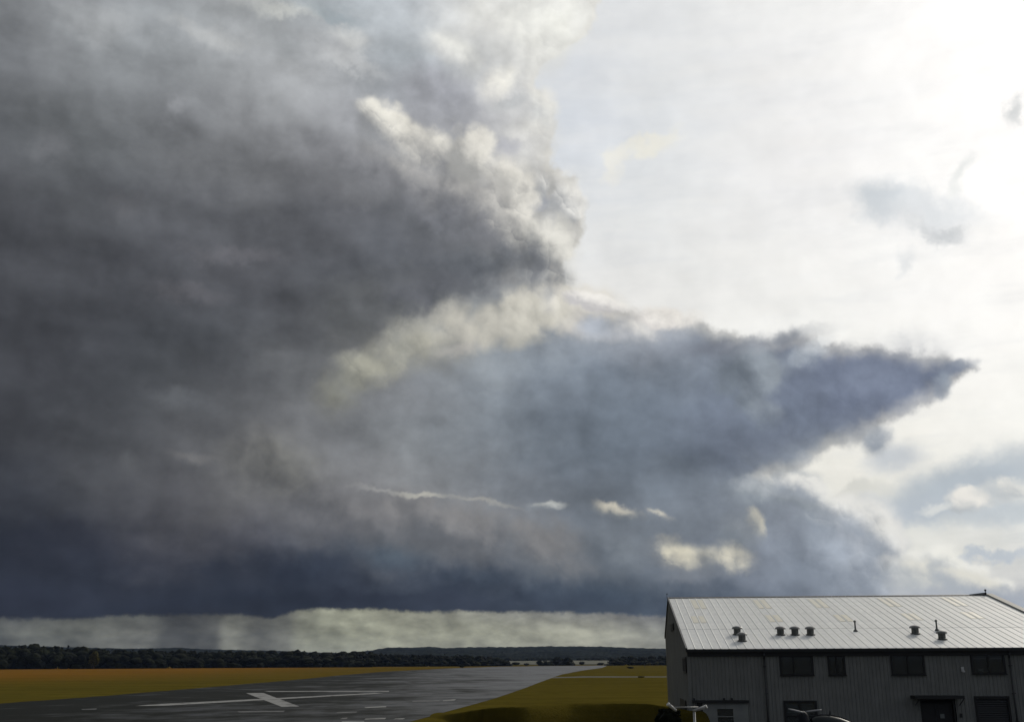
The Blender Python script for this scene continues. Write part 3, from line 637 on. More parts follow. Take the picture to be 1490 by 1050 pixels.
# ------------------------------------------------------------------ ground sheets
def sheet(name, pts, z, mat):
    """flat sheet from an outline; triangulated as a fan-safe ngon"""
    bm = bmesh.new()
    f = bm.faces.new([bm.verts.new((p[0], p[1], z)) for p in pts])
    bmesh.ops.triangulate(bm, faces=[f])
    bmesh.ops.recalc_face_normals(bm, faces=bm.faces)
    for q in bm.faces:
        if q.normal.z < 0: q.normal_flip()
    me = bpy.data.meshes.new(name); bm.to_mesh(me); bm.free(); me.materials.append(mat)
    return tag(link(bpy.data.objects.new(name, me)), kind='structure')
n = 96
ring = [(4500 * math.cos(2 * math.pi * i / n), 4500 * math.sin(2 * math.pi * i / n)) for i in range(n)]
sheet('ground', ring, 0.0, M['grass'])
def gp(pts, z=0.0): return [(v.x, v.y) for v in (ground(x, y, z) for x, y in pts)]
left_edge = [(-200,1040),(0,1023),(151,1012),(302,999.5),(420,989.5),(500,981.5),(547,977.5),(600,974.5),(648,972),(715,969.6),(779,968.6)]
right_edge = [(884,967.6),(876,971),(850,974.5),(816,981),(802,986),(783,993),(765,1000),(742,1008),(715,1017),(690,1024),(668,1030),(621,1043),(590,1051),(540,1066),(440,1100)]
def wobble(pts, amp=0.15, step=14):
    out = []
    for (x0, y0), (x1, y1) in zip(pts[:-1], pts[1:]):
        k = max(1, int(math.hypot(x1 - x0, y1 - y0) / step))
        for i in range(k): 
            t = i / k; j = 0 if i == 0 else (rnd.random() - 0.5) * 2 * amp
            out.append((x0 + (x1 - x0) * t, y0 + (y1 - y0) * t + j))
    out.append(pts[-1]); return out
le, re_ = wobble(left_edge, 0.22), wobble(right_edge, 0.28)
sheet('runway', gp(le + re_ + [(300, 1200), (-900, 1200)]), 0.02, M['asphalt'])
far_field = gp([(779,968.4),(715,968.2),(540,968.8),(300,970.6),(0,972),(-400,974)])
sheet('field', gp([(-500, 1066)] + le[:-1]) + far_field, 0.012, M['field'])
sheet('taxiway', gp([(808,984.4),(850,983.4),(960,983.6),(1400,983.6),(1400,984.6),(960,984.7),(850,984.9),(802,986.0)]), 0.016, M['track'])
# painted cross that marks the runway closed, and the lines beside it
def quad(name, pts, mat, z): return sheet(name, gp(pts), z, mat)
quad('runway_marking', [(196,1026.6),(224,1024.2),(545,1007.6),(558,1008.4),(524,1010.2),(240,1026.2)], M['line'], 0.028)
quad('runway_marking', [(358,1008),(383,1007.6),(435.5,1027.4),(410,1028)], M['line'], 0.034)
quad('runway_marking', [(384,1004.9),(566,1004.6),(566,1005.9),(392,1006.0)], M['line'], 0.028)
for q in ([(530,1028.2),(562,1026.8),(562,1028.4),(532,1029.6)], [(532,1045),(562,1044),(560,1045.8),(530,1046.6)], [(575,1045),(590,1044.4),(586,1046.2),(572,1046.6)],
          [(498,1044.2),(506,1043.8),(504,1045.4),(495,1045.6)], [(645,1018.2),(664,1016.6),(661,1018.8),(644,1019.6)], [(498,1049),(530,1048.6),(530,1052),(495,1052)]):
    quad('runway_marking', q, M['line'], 0.028)
for q in ([(345,1034.5),(415,1033.5),(412,1035.4),(348,1036)], [(490,1035.6),(520,1034.8),(518,1036.4),(490,1037)], [(118,1031.2),(141,1030.2),(140,1031.8),(120,1032.4)],
          [(600,1019.2),(640,1018.2),(638,1019.8),(600,1020.4)]):
    quad('runway_marking', q, M['faint'], 0.028)

# added bank of grass, shaped so its near side makes the shaded strip
def bank():
    crest = gp([(612,1044),(660,1037),(705,1030),(770,1025),(830,1022.5),(900,1022),(950,1024),(985,1030),(1100,1040),(1200,1052)])
    v = []; f = []; nx = 90; ny = 26
    for i in range(nx + 1):
        t = i / nx * (len(crest) - 1); k = min(int(t), len(crest) - 2); u = t - k
        cx = crest[k][0] * (1 - u) + crest[k + 1][0] * u; cy = crest[k][1] * (1 - u) + crest[k + 1][1] * u
        u_ = i / nx; e = min(1, u_ / 0.34, (1 - u_) / 0.2); e = e * e * (3 - 2 * e)
        hgt = 2.4 * e
        # move the crest nearer so that its top lies on the same sight line as the point read off the ground
        s_ = (CAM_H - hgt) / CAM_H
        cx *= s_; cy *= s_
        for j in range(ny + 1):
            w = j / ny
            if w < 0.62: q = w / 0.62; z = hgt * (0.5 - 0.5 * math.cos(math.pi * q)) ; y = -3.4 * (1 - q)
            else: q = (w - 0.62) / 0.38; z = hgt * (0.5 + 0.5 * math.cos(math.pi * q)); y = 14 * q
            nz = (math.sin(cx * 1.3 + j) * 0.02 + rnd.uniform(-0.03, 0.03)) * e
            d_ = Vector((cx, cy)).normalized()
            v.append((cx + d_.x * y, cy + d_.y * y, z - 0.03 + nz * (1 if 0 < j < ny else 0)))
    for i in range(nx):
        for j in range(ny):
            a = i * (ny + 1) + j; f.append((a, a + ny + 1, a + ny + 2, a + 1))
    o = mesh_obj('shade_bank', v, f, M['grass'], smooth=True)
    return tag(o, kind='structure')
bank()

# ------------------------------------------------------------------ far hills
skyline = [(-400,938),(0,938.5),(190,944),(262,942.0),(290,944),(400,947),(500,950),(540,946),(562,942.5),(580,942),(600,942.4),(625,940.8),(650,943),(672,941.6),(715,941),(760,941.4),(800,940.4),(840,940.2),(880,940.6),(920,942.4),(965,944),(1100,946),(1490,940),(1900,940)]
hx = [azel(*p)[0] for p in skyline]; he = [math.tan(math.radians(azel(*p)[1])) for p in skyline]
R0, R1_, RT = 1180.0, 3600.0, 3100.0
def fbm2(x, y):
    s_ = 0; a = 1
    for k in range(5):
        s_ += a * math.sin(x * 0.7 + 1.7 * k + 1.3 * math.sin(y * 0.9 + k)) * math.cos(y * 0.8 - 2.1 * k + 1.1 * math.sin(x * 0.6 - k)); x *= 2.03; y *= 2.11; a *= 0.5
    return s_
def hill_z(r, az):
    t = np.interp(az, hx, he, left=he[0] * 0.9, right=he[-1] * 0.9)
    top_ = RT * t + CAM_H
    q = min(1, max(0, (r - R0) / (RT - R0)))
    s_ = 0.42 * q + 0.58 * q * q * (3 - 2 * q)
    if r > RT: s_ = 1 - 0.6 * (r - RT) / (R1_ + 900 - RT)
    return -0.6 + (top_ + 0.6) * s_
def hills():
    azs = np.arange(-75, 75.01, 0.11); rs = list(np.arange(R0, 1700, 40)) + list(np.arange(1700, 3000, 60)) + list(np.arange(3000, 3250, 12)) + [3400, 3700, 4200]
    v = []; f = []; n_ = len(rs)
    for a in azs:
        s_, c_ = math.sin(math.radians(a)), math.cos(math.radians(a))
        for r in rs:
            z = hill_z(r, a)
            g_ = min(1, max(0, (r - 1500) / 300))
            z += g_ * (1.2 * fbm2(a * 9, r * 0.02) + 0.9 * rnd.uniform(-1, 1))
            v.append((r * s_, r * c_, z))
    for i in range(len(azs) - 1):
        for j in range(n_ - 1):
            a = i * n_ + j; f.append((a, a + n_, a + n_ + 1, a + 1))
    return tag(mesh_obj('hill', v, f, M['forest_hill']), kind='structure')
hills()
def slope_sheet(name, x0, x1, r0, r1, mat, dz=0.5):
    """a field lying on the foot of the hills"""
    a0, a1 = azel(x0, 960)[0], azel(x1, 960)[0]
    v = []; f = []; na, nr = 16, 10
    for i in range(na + 1):
        a = a0 + (a1 - a0) * i / na; s_, c_ = math.sin(math.radians(a)), math.cos(math.radians(a))
        for j in range(nr + 1):
            r = r0 + (r1 - r0) * j / nr + 6 * math.sin(i * 1.7); v.append((r * s_, r * c_, max(hill_z(r, a), 0) + dz))
    for i in range(na):
        for j in range(nr): k = i * (nr + 1) + j; f.append((k, k + nr + 1, k + nr + 2, k + 1))
    return tag(mesh_obj(name, v, f, mat), kind='structure')
slope_sheet('field', 738, 800, 1180, 1480, M['stubble'])
slope_sheet('field', 832, 896, 1180, 1480, M['stubble'])

# ------------------------------------------------------------------ trees
def ico(sub):
    bm = bmesh.new(); bmesh.ops.create_icosphere(bm, subdivisions=sub, radius=1)
    v = [tuple(q.co) for q in bm.verts]; f = [tuple(q.index for q in p.verts) for p in bm.faces]; bm.free(); return v, f
ICO2, ICO1 = ico(2), ico(1)
def crown(mb, c, rx, rz, leaves=60, lumps=7, leaf=0.5, r_=rnd):
    """a broadleaf crown: several lumpy masses with loose leaf clumps standing off them"""
    for k in range(lumps):
        a = r_.uniform(0, 6.28); d = r_.uniform(0, 0.62) if k else 0
        h = r_.uniform(-0.5, 0.62)
        s_ = r_.uniform(0.34, 0.55) if k else 0.66
        cc = (c[0] + math.cos(a) * d * rx, c[1] + math.sin(a) * d * rx, c[2] + h * rz * (0.9 - 0.4 * d))
        vs, fs = ICO2 if lumps < 9 else ICO1
        mb.add([(cc[0] + x * rx * s_ * r_.uniform(0.82, 1.18), cc[1] + y * rx * s_ * r_.uniform(0.82, 1.18), cc[2] + z * rz * s_ * r_.uniform(0.82, 1.18)) for x, y, z in vs], fs)
    for k in range(leaves):
        u = Vector((r_.gauss(0, 1), r_.gauss(0, 1), r_.gauss(0.25, 1))).normalized()
        rr = r_.uniform(0.72, 1.06)
        p = Vector((c[0] + u.x * rx * rr, c[1] + u.y * rx * rr, c[2] + u.z * rz * rr))
        a = Vector((r_.gauss(0, 1), r_.gauss(0, 1), r_.gauss(0, 1))).normalized() * leaf * r_.uniform(0.5, 1.3); b = a.orthogonal().normalized() * leaf * r_.uniform(0.4, 1)
        mb.add([p - a, p + b, p + a * 0.8, p - b], [(0, 1, 2), (0, 2, 3)])
def wood(name, profile, base_y, dist, rows, gap, label, leaves=26, mat=None, rxr=(6.0, 9.0), r_=None):
    """a belt of trees seen as one mass; profile gives its skyline"""
    r_ = r_ or random.Random(len(profile) * 13 + int(dist))
    mb = MB(); xs_ = [p[0] for p in profile]; ys_ = [p[1] for p in profile]
    for row in range(rows + 1):
        d = dist + row * 11
        a = azel(profile[0][0], 960)[0]; aend = azel(profile[-1][0], 960)[0]
        while a < aend:
            p = to_px(a, 0.4)
            top_ = np.interp(p[0], xs_, ys_)
            el = azel(p[0], top_)[1]
            h = CAM_H + d * math.tan(math.radians(el)) + r_.uniform(-0.6, 0.1) - (0.0 if row >= rows - 1 else (rows - 1 - row) * 1.8)
            h = max(h, 4)
            rad = r_.uniform(*rxr); dd = d + r_.uniform(-6, 6)
            x_, y_ = dd * math.sin(math.radians(a)), dd * math.cos(math.radians(a))
            zc = h * 0.56
            crown(mb, (x_, y_, zc), rad, h * 0.46, leaves, 5, 1.1, r_)
            if row < 2:                      # undergrowth along the edge of the wood
                vs, fs = ICO1
                for q in range(2):
                    k1, k2 = r_.uniform(3.2, 5.5), h * r_.uniform(0.22, 0.4)
                    ox, oy = r_.uniform(-5, 5), r_.uniform(-4, 4)
                    mb.add([(x_ + ox + a_ * k1 * r_.uniform(.8, 1.2), y_ + oy + b_ * k1 * r_.uniform(.8, 1.2), k2 * 0.7 + c_ * k2 * r_.uniform(.8, 1.2)) for a_, b_, c_ in vs], fs)
            mb.tube((x_, y_, -0.3), (x_, y_, zc), 0.35, 0.2, 5, False)
            a += math.degrees(gap * r_.uniform(0.7, 1.3) / d)
    o = mb.build(name, mat or M['wood'])
    return tag(o, label, 'wood', kind='stuff')
wood('woodland', [(-260,936),(0,938.5),(45,938),(110,941),(130,941.5),(200,945),(290,946.5),(330,946),(375,945.5),(400,947.5),(425,946),(470,948.5),(500,947),(545,948)],
     971, 900, 4, 8.0, 'dark unbroken belt of trees behind the orange grass field on the left')
wood('woodland', [(528,948.5),(560,950.5),(620,951),(660,952),(715,954),(742,960)], 968.5, 960, 3, 8.0, 'lower dark tree belt beside the far end of the runway, below the blue hills', rxr=(4, 6.5))
wood('woodland', [(796,961),(806,956),(822,955),(834,959)], 968, 1010, 2, 9, 'dark clump of trees between the two pale fields', rxr=(3.5, 6))
wood('woodland', [(892,958),(905,955),(940,954),(985,953)], 967.5, 1000, 3, 9, 'dark tree belt just left of the grey building', rxr=(4, 6.5))
wood('woodland', [(740,956.5),(770,957),(800,956.5),(830,957),(860,956.5),(900,956)], 962, 1500, 2, 12, 'thin far tree line above the pale fields', rxr=(4, 7))

def tree(name, px, by, hpx, wpx, label, mat, cat='tree', group=None, leaves=160, dist=None):
    r_ = random.Random(int(px * 7 + by))
    g_ = ground(px, by); D_ = math.hypot(g_.x, g_.y)
    if dist: 
        g_ = g_ * (dist / D_); D_ = dist
    h = hpx / F * D_; w = wpx / F * D_ / 2
    root = empty(name, (g_.x, g_.y, 0)); tag(root, label, cat, group)
    mb = MB(); mb.tube((0, 0, -0.2), (0, 0, h * 0.6), h * 0.035, h * 0.012, 7, False)
    for k in range(4):
        a = k * 1.6 + r_.random(); mb.tube((0, 0, h * (0.2 + 0.08 * k)), (math.cos(a) * w * 0.6, math.sin(a) * w * 0.6, h * (0.45 + 0.08 * k)), h * 0.014, h * 0.006, 5, False)
    mb.build('trunk', M['bark'], root)
    mc = MB(); crown(mc, (0, 0, h * 0.55), w, h * 0.46, leaves, 8, h * 0.06, r_)
    mc.build('crown', mat, root)
    return root
tree('tree', 136, 971.2, 22, 14, 'small yellowing tree at the foot of the dark wood on the left', M['yellow_leaf'], dist=880)
tree('bush', 672, 971.4, 5, 10, 'lone dark bush on the grass at the left edge of the runway', M['wood'], 'bush')
tree('bush', 917, 972.8, 3.6, 14, 'low wide dark bush in the grass right of the runway end', M['wood'], 'bush')
tree('bush', 750, 967.5, 5, 16, 'dark bush at the near edge of the left pale field', M['wood'], 'bush', dist=1010)
tree('bush', 766, 967.5, 4, 9, 'small dark bush beside a larger one on the left pale field', M['wood'], 'bush', dist=1010)
tree('tree', 785, 967.8, 7, 12, 'rounded dark tree at the right end of the left pale field', M['wood'], dist=1010)
tree('tree', 847, 967.5, 6, 9, 'rounded dark tree standing in front of the right pale field', M['wood'], dist=1010)
tree('bush', 873, 967.5, 4, 13, 'low dark bush in front of the right pale field', M['wood'], 'bush', dist=1010)
tree('bush', 944, 967.2, 4, 9, 'yellow bush in front of the tree belt beside the building', M['yellow_leaf'], 'bush', dist=940)
tree('bush', 956, 966.8, 5, 7, 'yellow bush closest to the grey building gable', M['yellow_leaf'], 'bush', dist=940)
tree('bush', 933, 985.6, 2.4, 12, 'low dark tuft on the near side of the narrow taxiway', M['wood'], 'bush')
# marker posts
M['white_paint'] = material('white_paint', rough=0.5, fn=mottle((0.6, 0.6, 0.58), (0.8, 0.8, 0.78), 3))
M['dark_metal'] = material('dark_painted_metal', (0.035, 0.037, 0.036), 0.5)
def post(px, by, hpx, label, mat, sign=False):
    g_ = ground(px, by); D_ = math.hypot(g_.x, g_.y); h = hpx / F * D_
    r_ = empty('marker_post', (g_.x, g_.y, 0)); tag(r_, label, 'post')
    MB().tube((0, 0, -0.1), (0, 0, h), 0.16, 0.13, 8).build('shaft', mat, r_)
    MB().lathe((0, 0, h), [(0.2, 0), (0.24, 0.1), (0.2, 0.25), (0.05, 0.32)], 8).build('cap', mat, r_)
    return r_
post(251, 971.2, 3.4, 'short white marker post in front of the dark wood, the taller one', M['white_paint'])
post(256, 971.0, 2.4, 'short white marker post just right of a taller one before the wood', M['white_paint'])
post(938, 970.4, 4.6, 'dark post standing in the grass left of the building', M['dark_metal'])

# ------------------------------------------------------------------ the building: a metal-clad shed seen from its eaves height
BR = math.radians(5.0)                       # its depth runs 5 degrees right of straight ahead
Dv = Vector((math.sin(BR), math.cos(BR), 0)); Rv = Vector((math.cos(BR), -math.sin(BR), 0))
a0 = math.radians(azel(1000, 943)[0]); C0 = Vector((60 * math.sin(a0), 60 * math.cos(a0), 0))
bld = empty('storage_building', C0, -BR)
tag(bld, 'long grey metal-clad two-storey building with a pale ribbed roof and mushroom vents', 'building')
def local(p): q = p - C0; return Vector((q.dot(Rv), q.dot(Dv), q.z))
O_ = local(Vector((0, 0, CAM_H)))
def ldir(px, py): r = ray(px, py); return Vector((r.dot(Rv), r.dot(Dv), r.z))
def fac(px, py, y=0.0):                      # point on the front wall (or a plane y parallel to it)
    d = ldir(px, py); t = (y - O_.y) / d.y; p = O_ + d * t; return p.x, p.z
EZ = 5 + 60 * math.tan(math.radians(azel(1000, 943)[1]))       # eaves
RD = 15.3; RZ = EZ + 3.53                                        # ridge depth and height
BD = 21.4; BZ = 6.75                                             # rear eaves
LEN = 21.4
SL = (RZ - EZ) / RD
def roof_pt(px, py, lift=0.0):
    d = ldir(px, py)                         # z = EZ + SL*y
    t = (EZ + SL * O_.y - O_.z + lift) / (d.z - SL * d.y); return O_ + d * t
print('building', EZ, RZ, fac(1490, 943), roof_pt(1072, 925))

def tin(c0, c1, rough, metal, spec=0.4, varied=False):
    def fn(g, b):
        t = g.n('ShaderNodeTexCoord').outputs['Object']
        n_ = g.noise(g.vm('MULTIPLY', t, (3, 0.25, 0.25)), 2.0, 6, 0.65)
        n2 = g.noise(t, 1.2, 6, 0.6)
        c = g.mix(g.smooth(n_, 0.3, 0.7), (*c0, 1), (*c1, 1))
        if varied:
            rn = g.n('ShaderNodeObjectInfo').outputs['Random']
            c = g.gain(c, g.m('MULTIPLY_ADD', rn, 0.12, 0.94))
        c = g.gain(c, g.m('MULTIPLY_ADD', g.m('SUBTRACT', n2, 0.5), 0.45, 1.0))
        run = g.noise(g.vm('MULTIPLY', t, (5, 0.5, 0.12)), 1.0, 7, 0.7)
        c = g.mix(g.smooth(run, 0.56, 0.75, 0, 0.30), c, (0.11, 0.11, 0.10, 1))
        g.put(b.inputs['Base Color'], c)
        g.put(b.inputs['Roughness'], g.lin(n2, 0.3, 0.7, rough[0], rough[1]))
    return dict(fn=fn, metal=metal, spec=spec)
M['roof'] = material('pale_coated_steel_roof', **tin((0.70, 0.715, 0.70), (0.80, 0.805, 0.765), (0.5, 0.65), 0.0, 0.25, True))
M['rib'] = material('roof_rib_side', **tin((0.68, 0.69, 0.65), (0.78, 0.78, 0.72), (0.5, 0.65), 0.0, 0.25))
M['rooflight'] = material('grp_rooflight', (0.74, 0.71, 0.58), 0.5)
M['clad'] = material('olive_grey_cladding', **tin((0.205, 0.208, 0.192), (0.255, 0.258, 0.238), (0.55, 0.7), 0.0, 0.3))
M['trim'] = material('dark_trim', (0.018, 0.019, 0.019), 0.5)
M['pipe'] = material('downpipe', (0.040, 0.042, 0.042), 0.45)
M['frame'] = material('window_frame', (0.012, 0.012, 0.012), 0.5)
M['verge'] = material('verge_flashing', (0.30, 0.30, 0.275), 0.6, spec=0.2)
M['void'] = material('dim_interior', (0.010, 0.010, 0.011), 0.8)
M['blind'] = material('pale_blind_reflection', (0.24, 0.26, 0.25), 0.8)  # also colours the window reflections put in as bars
M['door_pale'] = material('pale_grey_door', fn=mottle((0.22, 0.23, 0.22), (0.27, 0.28, 0.26), 1.2), rough=0.6)
M['shutter'] = material('roller_shutter', (0.022, 0.023, 0.024), 0.55)
M['vent'] = material('weathered_vent', rough=0.5, fn=mottle((0.06, 0.065, 0.06), (0.13, 0.135, 0.125), 6))
M['vent_top'] = material('vent_cowl', rough=0.45, fn=mottle((0.16, 0.165, 0.16), (0.26, 0.265, 0.25), 6))
def glass_fn(g, b):
    b.inputs['Transmission Weight'].default_value = 0.85; b.inputs['IOR'].default_value = 1.3
M['glass'] = material('tinted_window_glass', (0.35, 0.38, 0.38), 0.03, fn=glass_fn)

OPEN = []                                     # openings in the front wall: x0, x1, z0, z1
def opening(pxa, pya, pxb, pyb, z0=None):
    x0, z1 = fac(pxa, pya); x1, zb = fac(pxb, pyb)
    OPEN.append((x0, x1, zb if z0 is None else z0, z1)); return OPEN[-1]
w1 = opening(1134, 953.5, 1183.5, 981.5)
w2 = opening(1204, 953, 1230.5, 981.5)
w3 = opening(1295.5, 952, 1346, 981)
w4 = opening(1412, 951, 1463.5, 979.5)
w5 = opening(1140.5, 1018.5, 1190, 1052)
w5 = (w5[0], w5[1], w5[3] - 1.75, w5[3]); OPEN[-1] = w5
dr = opening(1338, 1015, 1392, 1050, 0.0)
sh = opening(1419, 1016, 1471, 1050, 0.0)
ld_ = opening(1014, 1021, 1090, 1050, 0.0)

def wall_front():
    """profiled sheet cladding: trapezoid ribs every 0.2 m, cut round every opening"""
    xs_ = []; x = 0.0
    while x < LEN:
        xs_ += [(x, 0.0), (x + 0.11, 0.0), (x + 0.135, 0.022), (x + 0.175, 0.022)]; x += 0.2
    xs_ = [(min(a, LEN), b) for a, b in xs_] + [(LEN, 0.0)]
    mb = MB()
    for (xa, ya), (xb, yb) in zip(xs_[:-1], xs_[1:]):
        if xb - xa < 1e-4: continue
        mid = (xa + xb) / 2
        cuts = sorted([(o[2], o[3]) for o in OPEN if o[0] < mid < o[1]])
        z = 0.0; segs = []
        for c0, c1 in cuts:
            if c0 > z: segs.append((z, c0))
            z = c1
        segs.append((z, EZ - 0.05))
        for z0, z1 in segs:
            mb.add([(xa, ya, z0), (xb, yb, z0), (xb, yb, z1), (xa, ya, z1)], [(0, 1, 2, 3)])
    return mb.build('wall', M['clad'], bld)
wall_front()
# gable walls, rear wall
def gable(x, sgn):
    prof = [(0, 0), (BD, 0), (BD, BZ - 0.05), (RD, RZ - 0.08), (0, EZ - 0.08)]
    mb = MB(); yy = []; y = 0.0
    while y < BD: yy += [(y, 0), (y + 0.11, 0), (y + 0.135, 0.03), (y + 0.175, 0.03)]; y += 0.2
    yy = [(min(a, BD), b) for a, b in yy] + [(BD, 0)]
    def top_(y): return EZ - 0.08 + SL * y if y <= RD else RZ - 0.08 + (BZ + 0.03 - RZ) * (y - RD) / (BD - RD)
    for (ya, oa), (yb, ob) in zip(yy[:-1], yy[1:]):
        if yb - ya < 1e-4: continue
        mb.add([(x - sgn * -0.03 * 0 + sgn * (0.03 - oa), ya, 0), (x + sgn * (0.03 - ob), yb, 0), (x + sgn * (0.03 - ob), yb, top_(yb)), (x + sgn * (0.03 - oa), ya, top_(ya))], [(0, 1, 2, 3)] if sgn < 0 else [(0, 3, 2, 1)])
    return mb.build('wall', M['clad'], bld)
gable(0, -1); gable(LEN, 1)
MB().add([(0, BD, 0), (LEN, BD, 0), (LEN, BD, BZ - 0.05), (0, BD, BZ - 0.05)], [(0, 3, 2, 1)]).build('wall', M['clad'], bld)
# dim interior seen through the panes
MB().add([(0.2, 1.6, 0), (LEN - 0.2, 1.6, 0), (LEN - 0.2, 1.6, EZ - 0.2), (0.2, 1.6, EZ - 0.2)], [(0, 1, 2, 3)]).build('inner_partition', M['void'], bld)
MB().box(0.2, LEN - 0.2, 0.06, 1.58, 2.72, 2.86).build('upper_floor', M['void'], bld)
MB().box(0.2, LEN - 0.2, 0.06, 1.58, EZ - 0.35, EZ - 0.25).build('ceiling', M['void'], bld)
# corner trims
MB().box(-0.05, 0.12, -0.035, -0.003, 0, EZ - 0.1).build('corner_trim', M['clad'], bld)
MB().box(LEN - 0.12, LEN + 0.05, -0.035, -0.003, 0, EZ - 0.1).build('corner_trim', M['clad'], bld)

# roof sheets: each is a part, upper and lower course
PITCH_W = 0.470; NS = int(round(LEN / PITCH_W)); PITCH_W = LEN / NS
lap = roof_pt(1100, 914.5).y
def sheet_mesh(nm, y0, y1, lift):
    w = PITCH_W; mb = MB()
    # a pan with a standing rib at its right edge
    prof = [(0.0, 0.0), (w - 0.085, 0.0), (w - 0.060, 0.019), (w - 0.036, 0.019), (w - 0.010, 0.0), (w, 0.0)]
    th = 0.012
    V = [(x, y, z + lift + dz) for y in (y0, y1) for (x, z) in prof for dz in (0,)]
    k = len(prof)
    Fs = [(i, i + 1, k + i + 1, k + i) for i in range(k - 1)]
    V += [(x, y0, z + lift - th) for x, z in prof]
    Fs += [(2 * k + i, 2 * k + i + 1, i + 1, i) for i in range(k - 1)]
    me = bpy.data.meshes.new(nm)
    me.from_pydata(V, [], Fs)
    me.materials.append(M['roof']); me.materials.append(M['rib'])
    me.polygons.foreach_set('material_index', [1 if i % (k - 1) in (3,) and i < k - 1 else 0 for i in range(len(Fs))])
    me.update(); return me
slen = math.hypot(RD, RZ - EZ); ca = RD / slen
me_lo = sheet_mesh('roof_sheet', -0.12 / ca, lap / ca + 0.05, 0.0)
me_hi = sheet_mesh('roof_sheet', lap / ca, slen - 0.02, 0.010)
rp = math.atan(SL)
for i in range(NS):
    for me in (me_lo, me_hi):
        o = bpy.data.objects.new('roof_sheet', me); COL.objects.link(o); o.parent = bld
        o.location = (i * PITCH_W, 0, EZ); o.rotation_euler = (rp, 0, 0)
# rear slope
MB().add([(0, RD, RZ), (LEN, RD, RZ), (LEN, BD + 0.15, BZ - 0.08), (0, BD + 0.15, BZ - 0.08), (0, RD, RZ - .06), (LEN, RD, RZ - .06), (LEN, BD + 0.15, BZ - 0.14), (0, BD + 0.15, BZ - 0.14)],
         [(0, 1, 2, 3), (4, 7, 6, 5), (0, 3, 7, 4), (1, 5, 6, 2), (2, 6, 7, 3)]).build('rear_roof', M['roof'], bld)
# ridge capping, verge flashings, gutter
mb = MB(); mb.add([(-0.05, RD - 0.16, RZ + 0.02), (LEN + 0.05, RD - 0.16, RZ + 0.02), (LEN + 0.05, RD, RZ + 0.075), (-0.05, RD, RZ + 0.075), (LEN + 0.05, RD + 0.2, RZ + 0.0), (-0.05, RD + 0.2, RZ + 0.0)], [(0, 1, 2, 3), (3, 2, 4, 5)])
mb.build('ridge_cap', material('ridge_cap', (0.05, 0.05, 0.05), 0.5), bld)
def verge(x0, x1, mat, up_):
    mb = MB()
    for (ya, za), (yb, zb) in (((-0.12, EZ - 0.12 * SL), (RD, RZ)), ((RD, RZ), (BD + 0.15, BZ - 0.08))):
        V = [(x0, ya, za - 0.16), (x1, ya, za - 0.16), (x1, ya, za + up_), (x0, ya, za + up_), (x0, yb, zb - 0.16), (x1, yb, zb - 0.16), (x1, yb, zb + up_), (x0, yb, zb + up_)]
        mb.add(V, [(0, 1, 2, 3), (7, 6, 5, 4), (0, 4, 5, 1), (3, 2, 6, 7), (0, 3, 7, 4), (1, 5, 6, 2)])
    return mb.build('verge_flashing', mat, bld)
verge(-0.09, 0.0, M['trim'], 0.05)
verge(LEN - 0.004, LEN + 0.42, M['verge'], 0.13)
mb = MB(); mb.box(-0.1, LEN + 0.1, -0.30, -0.10, EZ - 0.19, EZ - 0.175); mb.box(-0.1, LEN + 0.1, -0.315, -0.30, EZ - 0.19, EZ - 0.045); mb.box(-0.1, -0.085, -0.30, -0.10, EZ - 0.175, EZ - 0.045)
mb.build('gutter', M['trim'], bld)
MB().box(0, LEN, -0.10, -0.04, EZ - 0.42, EZ - 0.05).build('fascia', M['trim'], bld)
def drop(pxa, pxb):
    x0, _ = fac(pxa, 945); 
    mb = MB(); mb.tube((x0, -0.2, EZ - 0.2), (x0, -0.2, EZ - 0.3), 0.05); mb.tube((x0, -0.2, EZ - 0.3), (x0, -0.10, EZ - 0.55), 0.05); mb.tube((x0, -0.10, EZ - 0.55), (x0, -0.10, 0.05), 0.05)
    p = mb.build('downpipe', M['pipe'], bld, True)
    for z in (4.6, 3.2, 1.8, 0.6): MB().box(x0 - 0.09, x0 + 0.09, -0.158, -0.032, z, z + 0.04).build('bracket', M['pipe'], p)
drop(1110.5, 0); drop(1466, 0)
# rooflights: translucent sheets let into the slope
for (px, py) in ((1010,879),(1019,901),(1102,878.5),(1121,899.5),(1193,877.5),(1219,899),(1287,876),(1324,897),(1387,875),(1416,895)):
    p = roof_pt(px, py); i = round((p.x - PITCH_W * 0.7) / PITCH_W); 
    L2 = 2.1 if py > 890 else 3.2
    nsh = 2
    for k in range(nsh):
        x0 = (i + k) * PITCH_W + 0.03; x1 = x0 + PITCH_W - 0.14
        c = p.y / ca
        v = MB(); v.box(x0, x1, c - L2 / 2, c + L2 / 2, 0.012, 0.026)
        o = v.build('rooflight', M['rooflight'], bld); o.location = (0, 0, EZ); o.rotation_euler = (rp, 0, 0)
# mushroom vents
def vent(px, py, s_=1.0):
    p = roof_pt(px, py); root = MB()
    z0 = -0.15
    root.lathe((0, 0, 0), [(0.20 * s_, z0), (0.20 * s_, 0.30), (0.185 * s_, 0.34)], 16)
    o = root.build('roof_vent', M['vent'], bld, False); o.location = p
    c = MB(); c.lathe((0, 0, 0.36), [(0.18 * s_, -0.04), (0.30 * s_, -0.05), (0.30 * s_, 0.01), (0.24 * s_, 0.075), (0.12 * s_, 0.11), (0.02, 0.12)], 18)
    c.build('cowl', M['vent_top'], o, False)
    k = MB(); k.lathe((0, 0, 0.0), [(0.27 * s_, -0.11), (0.27 * s_, 0.03), (0.21 * s_, 0.05)], 16); k.build('base_flashing', M['vent'], o)
for px, py in ((1073,922.5),(1080,932),(1136,923),(1157,923),(1179.5,923),(1332,921.5),(1371,929.5)): vent(px, py)
